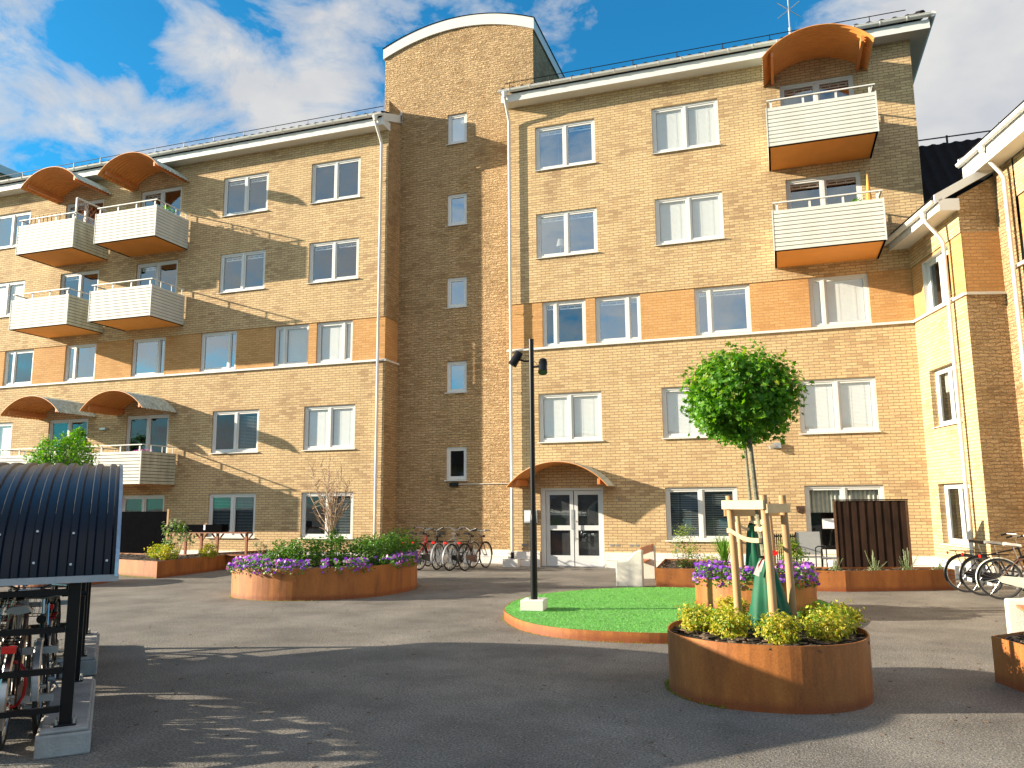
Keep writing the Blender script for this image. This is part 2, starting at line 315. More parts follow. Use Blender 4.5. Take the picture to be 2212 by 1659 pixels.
M_white = simple('white_paint', (.66, .655, .62), .5, var=.04, scale=2)
M_frame = simple('white_window_frame', (.66, .66, .635), .4, var=.03, scale=3)
M_clad = simple('white_cladding_board', (.60, .60, .54), .6, var=.09, scale=3, streak=1)
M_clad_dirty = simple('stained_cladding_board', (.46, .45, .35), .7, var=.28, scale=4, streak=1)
M_soffit_o = simple('orange_underside', (.78, .32, .06), .7, var=.07, scale=2)
M_orange = simple('orange_lacquer', (.62, .23, .07), .5, var=.08, scale=3)
M_orange_sheet = simple('orange_sheet', (.72, .29, .07), .5, var=.08, scale=3)
M_sheet_top = simple('weathered_sheet_top', (.42, .45, .38), .6, var=.4, scale=7, streak=1)
M_tile = simple('dark_roof_tile', (.014, .011, .011), .85, var=.3, scale=8, bump=.3, spec=.15)
M_black = simple('black_powder_coat', (.006, .006, .007), .35, var=.1, spec=.3)
M_blackmat = simple('black_cloth', (.006, .006, .007), 1.0, var=.2, spec=0)
M_rubber = simple('tyre_rubber', (.018, .018, .018), .75, var=.2)
M_chrome = simple('bright_steel', (.42, .42, .42), .3, metal=1, var=.1)
M_galv = simple('galvanised_steel', (.50, .52, .52), .45, metal=.85, var=.15, scale=9)
M_grey = simple('grey_plastic', (.22, .22, .22), .5)
M_concrete = simple('cast_concrete', (.36, .34, .32), .85, var=.25, scale=4, bump=.4, bscale=60)
M_white_conc = simple('white_exposed_concrete', (.66, .64, .56), .85, var=.10, scale=50, bump=.6, bscale=120)
M_pole_base = simple('white_painted_block', (.80, .78, .72), .6, var=.04)
M_plinth = simple('white_painted_plinth', (.72, .70, .66), .6, var=.08, scale=3)
M_soil = simple('dark_soil', (.035, .024, .018), .95, var=.6, scale=30, bump=1, bscale=45)
M_chips = simple('bark_chips', (.15, .10, .065), .9, var=.5, scale=12)
M_wood_stake = simple('peeled_stake_wood', (.43, .255, .12), .7, var=.22, scale=9, streak=1)
M_board = simple('new_pine_board', (.62, .45, .24), .65, var=.10, scale=5)
M_webbing = simple('tan_webbing', (.62, .46, .27), .8, var=.08)
M_bark = simple('grey_green_bark', (.20, .19, .13), .85, var=.4, scale=20, bump=.6)
M_birch = simple('pale_birch_bark', (.52, .40, .28), .75, var=.25, scale=14)
M_twig = simple('brown_twig', (.34, .20, .12), .8, var=.2)
M_fence = simple('dark_stained_wood', (.026, .013, .008), .8, var=.6, scale=5, streak=1, spec=.15)
M_redwood = simple('red_brown_wood', (.26, .085, .035), .55, var=.25, scale=5, streak=1)
M_bench_wood = simple('oiled_bench_wood', (.46, .16, .06), .45, var=.15, scale=5)
M_bag = simple('green_watering_bag', (.006, .095, .045), .6, var=.25, scale=5, spec=.25)
M_ribbon = simple('red_ribbon', (.62, .02, .03), .5); M_ribbon_w = simple('white_ribbon', (.75, .62, .60), .5)
M_navy = simple('navy_roof_sheet', (.003, .006, .014), .34, metal=0, var=.25, scale=1.5, spec=.3)
M_edge = simple('aluminium_trim', (.45, .48, .52), .4, metal=.6)
M_red = simple('red_bike_paint', (.55, .012, .012), .3); M_redlens = simple('red_reflector', (.85, .02, .015), .2)
M_orangelens = simple('orange_reflector', (.85, .20, .01), .25); M_brownbike = simple('brown_bike_paint', (.11, .045, .025), .35)
M_silverbike = simple('silver_bike_paint', (.42, .42, .43), .3, metal=.5); M_cream = simple('cream_guard', (.55, .54, .45), .5)
M_saddle_brown = simple('brown_leather', (.06, .03, .018), .5); M_saddle_white = simple('pale_saddle', (.55, .52, .48), .5)
M_paper = simple('paper', (.75, .76, .78), .7, var=.02); M_cyan = simple('cyan_paper', (.03, .33, .48), .6, var=.03)
M_blind = simple('white_blind_slat', (.86, .86, .82), .5, var=.03)
M_darkblind = simple('half_open_blind_slat', (.20, .24, .25), .5, var=.03)
M_curtain = simple('net_curtain', (.50, .50, .42), .9, var=.15, scale=10)
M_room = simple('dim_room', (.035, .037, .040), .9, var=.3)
M_door = simple('silver_grey_door_paint', (.60, .62, .63), .4, var=.04)
M_lampglass = simple('lamp_lens', (.05, .05, .05), .1)
M_terracotta = simple('terracotta', (.45, .16, .07), .7); M_weed = leafmat('weed_leaf', (.13, .17, .02), (.22, .25, .03), (.3, .28, .06), .2)

def glassmat(name, fac, tintc=(.85, .95, 1.0)):
    m_, nt, p, L = mat(name); nt.nodes.remove(p)
    tr = node(nt, 'ShaderNodeBsdfTransparent'); tr.inputs[0].default_value = (.93, .95, .96, 1)
    gl = node(nt, 'ShaderNodeBsdfGlossy'); gl.inputs['Roughness'].default_value = .015; gl.inputs['Color'].default_value = (*tintc, 1)
    n = node(nt, 'ShaderNodeTexNoise'); n.inputs['Scale'].default_value = .9; t = node(nt, 'ShaderNodeTexCoord'); L(t.outputs['Object'], n.inputs['Vector'])
    b = node(nt, 'ShaderNodeBump'); b.inputs['Strength'].default_value = .05; b.inputs['Distance'].default_value = .05; L(n.outputs['Fac'], b.inputs['Height']); L(b.outputs[0], gl.inputs['Normal'])
    lw = node(nt, 'ShaderNodeLayerWeight'); lw.inputs[0].default_value = .5; fr = node(nt, 'ShaderNodeMath', operation='POWER'); L(lw.outputs['Facing'], fr.inputs[0]); fr.inputs[1].default_value = 4.0
    ma = node(nt, 'ShaderNodeMath', operation='MULTIPLY_ADD', use_clamp=True); L(fr.outputs[0], ma.inputs[0]); ma.inputs[1].default_value = .8; ma.inputs[2].default_value = fac + .03
    mx = node(nt, 'ShaderNodeMixShader'); L(ma.outputs[0], mx.inputs[0]); L(tr.outputs[0], mx.inputs[1]); L(gl.outputs[0], mx.inputs[2])
    L(mx.outputs[0], nt.nodes['Material Output'].inputs[0]); return m_
M_glass = glassmat('window_glass', .20); M_glass_c = glassmat('clear_glass', .06); M_glass_m = glassmat('coated_glass', .38); M_glass_b = glassmat('glass_before_blind', .07)

# ------------------------------------------------------------------ ground
g = MB(); S_ = 400
g.face([(-S_, -S_, 0), (S_, -S_, 0), (S_, S_, 0), (-S_, S_, 0)])
tag(g.build('asphalt_yard', M_asphalt), 'grey worn asphalt yard', None, kind='structure')

# ------------------------------------------------------------------ main apartment building
YF = 21.05; YT = 21.91
BLD = thing('apartment_building', 'large yellow brick apartment building with arched stair tower across the yard', 'apartment building', (-7.1, YF, 0))
def P_(o): return wpart(o, BLD)
def wall(mb, p0, d, s0, s1, z0, z1, holes=(), reveal=.12, mi=0, out=None, uoff=0.0, rmi=None):
    """vertical wall sheet with openings; d = unit direction, inward normal = left of d"""
    p0 = Vector((*p0, 0)); d = Vector((*d, 0)).normalized(); n = Vector((-d.y, d.x, 0))
    ss = sorted({s0, s1, *[h[0] for h in holes], *[h[1] for h in holes]}); zs = sorted({z0, z1, *[h[2] for h in holes], *[h[3] for h in holes]})
    ss = [s for s in ss if s0 <= s <= s1]; zs = [z for z in zs if z0 <= z <= z1]
    def pt(s, z, k=0): q = p0 + d * s + n * k; return (q.x, q.y, z)
    for a, b in zip(ss, ss[1:]):
        for c, e_ in zip(zs, zs[1:]):
            if any(h[0] <= (a + b) / 2 <= h[1] and h[2] <= (c + e_) / 2 <= h[3] for h in holes): continue
            mb.face([pt(a, c), pt(b, c), pt(b, e_), pt(a, e_)], mi, [(a + uoff, c), (b + uoff, c), (b + uoff, e_), (a + uoff, e_)])
    for h in holes:
        a, b, c, e_ = h[:4]; r = reveal; q = mi if rmi is None else rmi
        mb.face([pt(a, c), pt(a, e_), pt(a, e_, r), pt(a, c, r)], q, [(a, c), (a, e_), (a + r, e_), (a + r, c)])
        mb.face([pt(b, e_), pt(b, c), pt(b, c, r), pt(b, e_, r)], q, [(b, e_), (b, c), (b + r, c), (b + r, e_)])
        mb.face([pt(a, e_), pt(b, e_), pt(b, e_, r), pt(a, e_, r)], q, [(a, e_), (b, e_), (b, e_ + r), (a, e_ + r)])
        mb.face([pt(b, c), pt(a, c), pt(a, c, r), pt(b, c, r)], q, [(b, c), (a, c), (a, c + r), (b, c + r)])

def window(root, p0, d, s0, s1, z0, z1, split=None, style=('open', 'open'), inset_=.05, glass=None, sill=True, bottom_door=False, name='window', label=None, ajar=False):
    """frame mesh with children: panes, blinds, sill, room. Local x along wall, y inward, z up"""
    dv = Vector((*d, 0)).normalized(); w = s1 - s0; h = z1 - z0; fr = .065; cs = .05
    if split is None: split = [.5]
    fmb = MB(); y0, y1 = inset_, inset_ + .07
    fmb.box((0, y0, 0), (fr, y1, h)); fmb.box((w - fr, y0, 0), (w, y1, h)); fmb.box((fr, y0, h - fr), (w - fr, y1, h)); fmb.box((fr, y0, 0), (w - fr, y1, fr * .9))
    edges = [0.0] + [q * w for q in split] + [w]
    for q in edges[1:-1]: fmb.box((q - .035, y0 - .004, fr * .9), (q + .035, y1, h - fr))
    cells = []
    for i, (a, b) in enumerate(zip(edges, edges[1:])):
        a = fr if i == 0 else a + .035; b = w - fr if i == len(edges) - 2 else b - .035
        lo = fr * .9; hi = h - fr
        yy0 = y0 + .018; c = cs if (b - a) > .3 else .035
        fmb.box((a, yy0, lo), (a + c, y1 - .006, hi)); fmb.box((b - c, yy0, lo), (b, y1 - .006, hi)); fmb.box((a + c, yy0, hi - c), (b - c, y1 - .006, hi)); fmb.box((a + c, yy0, lo), (b - c, y1 - .006, lo + c))
        cells.append((a + c, b - c, lo + c, hi - c))
    F = fmb.build(name, M_frame, None)
    q = Vector((*p0, 0)) + dv * s0; F.location = (q.x, q.y, z0); F.rotation_euler = (0, 0, math.atan2(dv.y, dv.x))
    wpart(F, root)
    if label: F['label'] = label
    for i, (a, b, c, e_) in enumerate(cells):
        st = style[i % len(style)]
        pm = MB(); yy = y0 + .045; pm.face([(a - .005, yy, c - .005), (b + .005, yy, c - .005), (b + .005, yy, e_ + .005), (a - .005, yy, e_ + .005)])
        pane = pm.build('pane', (M_glass_b if st in ('closed', 'slats') and glass is None else None) or glass or (M_glass if st not in ('slats', 'dark', 'curtain') else M_glass_c), F)
        if st in ('closed', 'half', 'slats'):
            bm_ = MB(); zt = e_ - .02; zb = c + .01 if st != 'half' else c + (e_ - c) * .42
            tilt = .5 if st == 'slats' else 1.35; pitch = .034 if st != 'slats' else .046; yb = y0 + (.085 if st != 'slats' else .10); k = 0
            bm_.box((a, yb - .02, e_ - .02), (b, yb + .02, e_ + .01))
            z = zt - .02
            while z > zb:
                dy = math.cos(tilt) * .021; dz = math.sin(tilt) * .021
                bm_.face([(a + .006, yb - dy, z - dz), (b - .006, yb - dy, z - dz), (b - .006, yb + dy, z + dz), (a + .006, yb + dy, z + dz)]); z -= pitch
            for cx in (a + (b - a) * .28, a + (b - a) * .72): bm_.box((cx - .002, yb - .024, zb), (cx + .002, yb - .022, zt))
            bm_.build('blind', M_blind if st != 'slats' else M_darkblind, F)
        elif st in ('raised',):
            bm_ = MB(); yb = y0 + .13
            bm_.box((a, yb - .02, e_ - .03), (b, yb + .02, e_ + .01)); bm_.box((a + .01, yb - .015, e_ - .105), (b - .01, yb + .015, e_ - .075))
            for cx in (.06, .36, .66, .94): xx = a + (b - a) * cx; bm_.box((xx - .012, yb - .018, e_ - .08), (xx + .012, yb - .012, e_ - .02))
            bm_.build('blind', M_blind, F)
        elif st == 'curtain':
            bm_ = MB(); n = 22; yb = y0 + .16; zb = c + (e_ - c) * .62
            for k in range(n):
                x_0 = a + (b - a) * k / n; x_1 = a + (b - a) * (k + 1) / n; f0 = .02 * math.sin(k * 1.9); f1 = .02 * math.sin((k + 1) * 1.9)
                bm_.face([(x_0, yb + f0, zb), (x_1, yb + f1, zb), (x_1, yb + f1, e_), (x_0, yb + f0, e_)])
            bm_.build('curtain', M_curtain, F)
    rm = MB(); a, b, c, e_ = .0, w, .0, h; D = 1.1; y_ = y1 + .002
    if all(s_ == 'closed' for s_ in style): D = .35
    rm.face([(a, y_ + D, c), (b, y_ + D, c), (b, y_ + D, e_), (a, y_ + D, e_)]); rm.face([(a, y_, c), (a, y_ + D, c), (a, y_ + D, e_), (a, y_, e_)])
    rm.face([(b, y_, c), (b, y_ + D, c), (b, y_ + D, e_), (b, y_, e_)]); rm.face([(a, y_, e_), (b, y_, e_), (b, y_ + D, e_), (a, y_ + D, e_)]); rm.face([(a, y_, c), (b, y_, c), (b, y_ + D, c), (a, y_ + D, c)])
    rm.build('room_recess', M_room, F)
    if sill:
        sm_ = MB(); v_ = [(-.04, -.055, -.022), (w + .04, -.055, -.022), (w + .04, y0, .008), (-.04, y0, .008), (-.04, -.055, -.036), (w + .04, -.055, -.036), (w + .04, y0, -.010), (-.04, y0, -.010)]
        sm_.mesh(v_, [(0, 1, 2, 3), (7, 6, 5, 4), (0, 4, 5, 1), (1, 5, 6, 2), (3, 2, 6, 7), (0, 3, 7, 4)]); sm_.build('sill', M_white, F)
    return F

FX = (1, 0); FP = (0, YF)          # facade lines: s = world X
# opening lists (s0, s1, z0, z1, split, style, kind)
ROWZ = {0: (.73, 2.08), 1: (3.38, 4.72), 2: (6.07, 7.36), 3: (8.67, 9.99), 4: (11.32, 12.66)}
OPS = []
def op(s0, s1, row, style, split=None, z=None, **k): z = z or ROWZ[row]; OPS.append((s0, s1, z[0], z[1], row, style, split, k))
A0, A1, B0, B1 = -17.26, -15.48, -13.84, -12.05
op(A0, A1, 0, ('slats', 'slats')); op(B0, B1, 0, ('dark', 'slats'))
op(A0, A1, 1, ('dark', 'slats')); op(B0, B1, 1, ('closed', 'closed'))
op(A0, A1, 3, ('raised', 'raised')); op(B0, B1, 3, ('raised', 'raised'))
op(A0, A1, 4, ('raised', 'raised')); op(B0, B1, 4, ('dark', 'dark'))
for r_, st in ((0, 'slats'), (1, 'closed'), (3, 'closed'), (4, 'dark')): op(-27.70, -25.90, r_, (st, st))
for r_, st in ((1, 'closed'), (3, 'dark'), (4, 'raised')): op(-31.3, -29.5, r_, (st, st))
op(-26.60, -25.20, 2, ('dark', 'open'), [.30]); op(-23.72, -22.32, 2, ('dark', 'open'), [.30]); op(-20.74, -19.34, 2, ('open', 'open'), [.78]); op(-17.89, -16.48, 2, ('open', 'open'), [.78])
op(-15.03, -13.78, 2, ('closed', 'closed'), [.27]); op(-13.49, -12.21, 2, ('closed', 'closed'), [.74])
op(-6.26, -4.47, 1, ('closed', 'closed')); op(-6.26, -4.47, 3, ('raised', 'raised')); op(-6.26, -4.47, 4, ('raised', 'raised'))
op(-2.84, -1.03, 1, ('closed', 'closed')); op(-2.84, -1.03, 3, ('closed', 'closed')); op(-2.84, -1.03, 4, ('closed', 'closed')); op(-2.84, -1.03, 0, ('slats', 'slats'))
op(.58, 2.38, 1, ('closed', 'closed')); op(.58, 2.38, 0, ('curtain', 'curtain'), None, (.0 + .42, 2.08))
op(-6.12, -4.86, 2, ('raised', 'raised'), [.30]); op(-4.59, -3.33, 2, ('raised', 'raised'), [.72]); op(-1.88, -.46, 2, ('raised', 'raised'), [.27]); op(.99, 2.40, 2, ('closed', 'closed'), [.24])
# balcony doors beside a window
for s0, s1 in ((-24.19, -22.42), (-20.76, -18.99)):
    for zf in (2.72, 8.02, 10.66): op(s0, s1, 9, ('dark', 'dark') if zf < 5 else ('raised', 'open'), [.5], (zf, {2.72: 4.72, 8.02: 10.02, 10.66: 12.66}[zf]))
    op(s0, s1, 9, ('dark', 'dark'), [.5], (.1, 2.06))
for zf in (8.02, 10.66): op(.59, 2.41, 9, ('raised', 'raised'), [.5], (zf, {8.02: 10.05, 10.66: 12.72}[zf]))
DOOR = (-6.24, -4.49, 0.0, 2.11)
BZ0, BZ1 = 6.07, 7.37
def rows(lo, hi, z0, z1): return [(o[0], o[1], max(o[2], z0), min(o[3], z1)) for o in OPS if o[0] >= lo and o[1] <= hi and o[2] >= z0 - .01 and o[3] <= z1 + .01]
XLL, XLR, XRL, XRR = -36.0, -11.07, -7.13, 3.79
w = MB()
wall(w, FP, FX, XLL, XLR, BZ1, 13.42, rows(XLL, XLR, BZ1, 14)); P_(w.build('upper_wall', M_brick)); w = MB(); wall(w, FP, FX, XLL, XLR, 0.0, BZ0 - .06, rows(XLL, XLR, 0, BZ0 - .05))
P_(w.build('wall', M_brick))
w = MB(); wall(w, FP, FX, XRL, XRR, BZ1, 13.42, rows(XRL, XRR, BZ1, 14)); P_(w.build('upper_wall', M_brick)); w = MB(); wall(w, FP, FX, XRL, XRR, 0, BZ0 - .06, rows(XRL, XRR, 0, BZ0 - .05) + [DOOR])
P_(w.build('wall', M_brick))
w = MB()
FB = (0, YF + .025)
wall(w, FB, FX, XLL, XLR - .025, BZ0 - .06, BZ1, rows(XLL, XLR, BZ0 - .01, BZ1), reveal=.1); wall(w, FB, FX, XRL + .025, XRR, BZ0 - .06, BZ1, rows(XRL, XRR, BZ0 - .01, BZ1), reveal=.1)
wall(w, (XLR - .025, YF), (0, 1), .025, YT - YF, BZ0 - .06, BZ1, uoff=.1)
wall(w, (XRL + .025, YT), (0, -1), 0, YT - YF - .025, BZ0 - .06, BZ1, uoff=.1)
for a, b in ((XLL, XLR), (XRL, XRR)): w.face([(a, YF, BZ1), (b, YF, BZ1), (b, YF + .03, BZ1), (a, YF + .03, BZ1)])
P_(w.build('brick_band', M_brick_o))
# returns and tower
w = MB()
for z0, z1 in ((0, BZ0 - .06), (BZ1, 14.4)):
    for q_ in (0, 1):
        w = MB()
        if q_: wall(w, (XLR, YF), (0, 1), 0, YT - YF, z0, z1, uoff=.3)
        else: wall(w, (XRL, YT), (0, -1), 0, YT - YF, z0, min(z1, 13.42), uoff=.3)
        P_(w.build('return_wall', M_brick_r))
TW = [(13.02, 14.02), (10.32, 11.34), (7.68, 8.63), (5.04, 5.99), (2.41, 3.39)]
TX0, TX1 = -11.69, -6.545
def arc_z(x, e_, c): 
    t = (x - (TX0 + TX1) / 2) / ((TX1 - TX0) / 2); return e_ + c * (1 - t * t) ** 1.0
w = MB()
TP = (0, YT)
wall(w, TP, FX, TX0, TX1, 0, 14.9, [(-9.43, -8.765, a, b) for a, b in TW])
NA = 28
for i in range(NA):
    xa = TX0 + (TX1 - TX0) * i / NA; xb = TX0 + (TX1 - TX0) * (i + 1) / NA; za, zb = arc_z(xa, 16.40, .56), arc_z(xb, 16.40, .56)
    w.face([(xa, YT, 14.9), (xb, YT, 14.9), (xb, YT, zb), (xa, YT, za)], 0, [(xa, 14.9), (xb, 14.9), (xb, zb), (xa, za)])
wall(w, (TX1, YT), (0, 1), 0, 4.2, 12.5, 16.40, uoff=.2); wall(w, (TX0, YT + 4.2), (0, -1), 0, 4.2, 12.5, 16.40)
P_(w.build('stair_tower_wall', M_brick_r))
def arched_cap(x0, x1, ze, c, yf, yb, t=.36, ov=.05):
    mb = MB(); n = 28; pr = []
    for i in range(n + 1):
        x = x0 - ov + (x1 - x0 + 2 * ov) * i / n; tt = (2 * i / n - 1); pr.append((x, ze + c * (1 - tt * tt)))
    for i in range(n):
        (xa, za), (xb, zb) = pr[i], pr[i + 1]
        for y, fl in ((yf - .06, 0), (yb, 1)): mb.face([(xa, y, za), (xb, y, zb), (xb, y, zb + t), (xa, y, za + t)])
        mb.face([(xa, yf - .06, za + t), (xb, yf - .06, zb + t), (xb, yb, zb + t), (xa, yb, za + t)]); mb.face([(xa, yf - .06, za), (xb, yf - .06, zb), (xb, yb, zb), (xa, yb, za)])
    for x, z in (pr[0], pr[-1]): mb.face([(x, yf - .06, z), (x, yb, z), (x, yb, z + t), (x, yf - .06, z + t)])
    return mb
P_(arched_cap(TX0, TX1, 16.38, .58, YT, 26.2).build('arched_fascia', M_white, smooth=True))
mb = MB()
for i in range(24):
    a = -1 + 2 * i / 24; b = -1 + 2 * (i + 1) / 24; q = lambda t: ((TX0 + TX1) / 2 + t * (TX1 - TX0 + .16) / 2, 16.38 + .58 * (1 - t * t) + .365)
    (xa, za), (xb, zb) = q(a), q(b); mb.face([(xa, YT - .08, za), (xb, YT - .08, zb), (xb, 26.24, zb), (xa, 26.24, za)]); mb.face([(xa, YT - .08, za + .015), (xb, YT - .08, zb + .015), (xb, 26.24, zb + .015), (xa, 26.24, za + .015)])
P_(mb.build('tower_roof_sheet', M_tile))
# second stair tower further left, only its roof edge shows
w = MB(); wall(w, (-37.2, YT), FX, 0, 5.2, 12, 16.40); wall(w, (-32.0, YT), (0, 1), 0, 4.2, 12.5, 16.40)
P_(w.build('stair_tower_wall', M_brick_r)); P_(arched_cap(-37.2, -32.0, 16.38, .58, YT, 26.2).build('arched_fascia', M_white, smooth=True))
for i, (a, b) in enumerate(TW):
    window(BLD, TP, FX, -9.43, -8.765, a, b, split=[], style=(('closed',) if i < 1 else ('frost',) if i < 4 else ('dark',)), glass=M_glass_m if i < 4 else M_glass_c)
for (s0, s1, z0, z1, row, st, sp, k) in OPS:
    base = FB if row == 2 else FP
    dr = row == 9 or (row == 0 and s0 == .58)
    gl = None
    if row in (2, 3, 4) and st[0] in ('raised', 'open', 'dark'): gl = M_glass_m if (int(abs(s0) * 7) % 3) else M_glass
    if row == 9 and z0 > 5: gl = M_glass
    if s0 < -11 and row == 1: gl = M_glass_c if st[0] == 'dark' else None
    window(BLD, base, FX, s0, s1, z0, z1, split=sp, style=st, glass=gl, sill=not dr, name='window' if not dr else 'balcony_door')
# string course under the orange band
mb = MB()
for a, b in ((XLL, XLR + .05), (XRL - .05, XRR)):
    y = YF; v_ = [(a, y - .06, BZ0 - .055), (b, y - .06, BZ0 - .055), (b, y + .03, BZ0 - .004), (a, y + .03, BZ0 - .004), (a, y - .06, BZ0 - .085), (b, y - .06, BZ0 - .085), (b, y + .03, BZ0 - .085), (a, y + .03, BZ0 - .085)]
    mb.mesh(v_, [(0, 1, 2, 3), (7, 6, 5, 4), (0, 4, 5, 1), (1, 5, 6, 2), (0, 3, 7, 4)])
mb.box((XLR - .03, YF + .031, BZ0 - .085), (XLR + .05, YT, BZ0 - .03)); mb.box((XRL - .05, YF + .031, BZ0 - .085), (XRL + .03, YT, BZ0 - .03))
P_(mb.build('string_course', M_white))
# plinth
mb = MB()
mb.box((XLL, YF - .05, .16), (XLR + .05, YF + .02, .31)); mb.box((XLL, YF - .07, 0), (XLR + .07, YF + .02, .15)); mb.box((XLR - .02, YF + .021, 0), (XLR + .05, YT - .06, .31))
for a, b in ((XRL - .05, DOOR[0] - .02), (DOOR[1] + .02, XRR)): mb.box((a, YF - .05, .19), (b, YF + .02, .40)); mb.box((a, YF - .08, 0), (b, YF + .02, .18))
mb.box((XRL - .05, YF + .021, 0), (XRL + .02, YT - .06, .40)); mb.box((XLR + .051, YT - .04, .19), (XRL - .051, YT + .02, .39)); mb.box((XLR + .071, YT - .06, 0), (XRL - .051, YT + .02, .18))
mb.box((XRL - .1, YF - .35, 0), (XRL + .33, YF - .081, .21))
P_(mb.build('plinth', M_plinth, bevel=.004))
# eaves, roofs
def roofset(x0, x1, left_end, right_end):
    y = YF; mb = MB(); mb.box((x0, y - .42, 13.40), (x1, y + .02, 13.43)); P_(mb.build('soffit', M_white))
    mb = MB(); mb.box((x0, y - .45, 13.37), (x1, y - .421, 13.60)); P_(mb.build('fascia_board', M_white))
    # half round gutter
    mb = MB(); n = 10; yc = y - .53; zc = 13.70; rr = .075
    for k in range(n):
        a0 = math.pi + math.pi * k / n; a1 = math.pi + math.pi * (k + 1) / n
        for r1 in (rr, rr - .006):
            mb.face([(x0 - .03, yc + r1 * math.cos(a0), zc + r1 * math.sin(a0)), (x1 + .03, yc + r1 * math.cos(a0), zc + r1 * math.sin(a0)), (x1 + .03, yc + r1 * math.cos(a1), zc + r1 * math.sin(a1)), (x0 - .03, yc + r1 * math.cos(a1), zc + r1 * math.sin(a1))])
    for xe in (x0 - .03, x1 + .03): mb.face([(xe, yc + rr * math.cos(math.pi + math.pi * k / 10), zc + rr * math.sin(math.pi + math.pi * k / 10)) for k in range(11)])
    mb.tube([(x0 - .03, yc - rr, zc), (x1 + .03, yc - rr, zc)], .008, 6)
    x = x0 + .3
    while x < x1:
        mb.tube([(x, yc + (rr + .006) * math.cos(math.pi + math.pi * k / 8), zc + (rr + .006) * math.sin(math.pi + math.pi * k / 8)) for k in range(9)], .006, 4); x += .62
    P_(mb.build('gutter', M_white, smooth=True))
    # tiles
    mb = MB(); yb = 27.2; sl = .40; n = int((x1 - x0) / .04); z0_ = 13.735
    yy = [y - .50, y - .45, y + .2, yb]; prof = []
    for i in range(n + 1):
        x = x0 + (x1 - x0) * i / n; ph = ((x - x0) / .30) % 1.0; prof.append((x, .055 * (math.sin(ph * math.pi * 2) * .5 + .5) ** 1.5))
    vs_ = []; 
    for (x, dz) in prof:
        vs_.append((x, yy[0], z0_ - .02)); 
        for q in yy[0:]: vs_.append((x, q, z0_ + (q - yy[0]) * sl + dz + .02))
    m5 = 5; fs = [(i * m5 + k, (i + 1) * m5 + k, (i + 1) * m5 + k + 1, i * m5 + k + 1) for i in range(n) for k in range(m5 - 1)]
    mb.mesh(vs_, fs); mb.box((x0, y - .4, 13.44), (x1, y, 13.60))
    mb.face([(x0, yb, z0_ + (yb - yy[0]) * sl), (x1, yb, z0_ + (yb - yy[0]) * sl), (x1, 34, 13.7), (x0, 34, 13.7)])
    P_(mb.build('tiled_roof', M_tile))
    mb = MB(); x = x0 + .25
    for dy, dz in ((.12, .22),): mb.tube([(x0 + .1, y - .5 + dy, z0_ + dy * sl + dz), (x1 - (.5 if right_end else 0), y - .5 + dy, z0_ + dy * sl + dz)], .013, 6)
    while x < x1 - .3:
        mb.tube([(x, y - .38, z0_ + .03), (x, y - .38, z0_ + .285)], .012, 5); mb.bar((x, y - .46, z0_ + .05), (x, y - .1, z0_ + .16), .03, .01); x += 1.22
    P_(mb.build('snow_rail', M_black))
roofset(XLL, XLR, 0, 0); roofset(XRL - .03, 4.2, 0, 1)
mb = MB()   # verge board of the left wing
v_ = [(XLR - .02, 20.62, 13.50), (XLR - .02, 20.62, 13.76), (XLR - .02, 21.86, 14.26), (XLR - .02, 21.86, 14.00)]
mb.mesh(v_ + [(a + .06, b, c) for a, b, c in v_], [(0, 1, 2, 3), (7, 6, 5, 4), (0, 4, 5, 1), (1, 5, 6, 2), (2, 6, 7, 3), (3, 7, 4, 0)])
mb.box((XLR - .5, 21.78, 14.0), (XLR + .04, 21.90, 14.38)); mb.box((XLR - .02, YF - .455, 13.365), (XLR + .03, YF + .05, 13.62))
P_(mb.build('verge_board', M_white))
mb = MB()   # side eave on the right corner
mb.box((3.79, YF - .42, 13.41), (4.2, 33, 13.44)); mb.box((4.15, YF - .44, 13.45), (4.2, 33, 13.62)); mb.tube([(4.27, YF - .55, 13.68), (4.27, 33, 13.68)], .075, 10)
P_(mb.build('side_eave', M_white))
mb = MB()
for q in range(3): mb.tube([(4.05 - q * .16, YF - .50 + q * .18, 13.74 + q * .05), (3.95 - q * .16, YF - .38 + q * .18, 13.80 + q * .05)], .10, 10)
P_(mb.build('hip_tile', M_tile, smooth=True))
w = MB(); wall(w, (XRR, YF), (0, 1), 0, 12, 0, 13.42); P_(w.build('side_wall', M_brick))
# antenna
t_ = MB(); ax, ay = 1.08, 24.0
t_.tube([(ax, ay, 15.0), (ax, ay, 17.9)], .022, 6); t_.tube([(ax, ay, 15.75), (ax, ay, 16.1)], .045, 8)
for dx, dy, dz in ((.33, 0, .22), (.33, .1, -.24)): t_.tube([(ax - dx, ay - dy, 16.7 - dz * 1.0), (ax + dx, ay + dy, 16.7 + dz * 1.0)], .014, 5)
P_(t_.build('antenna', M_galv))
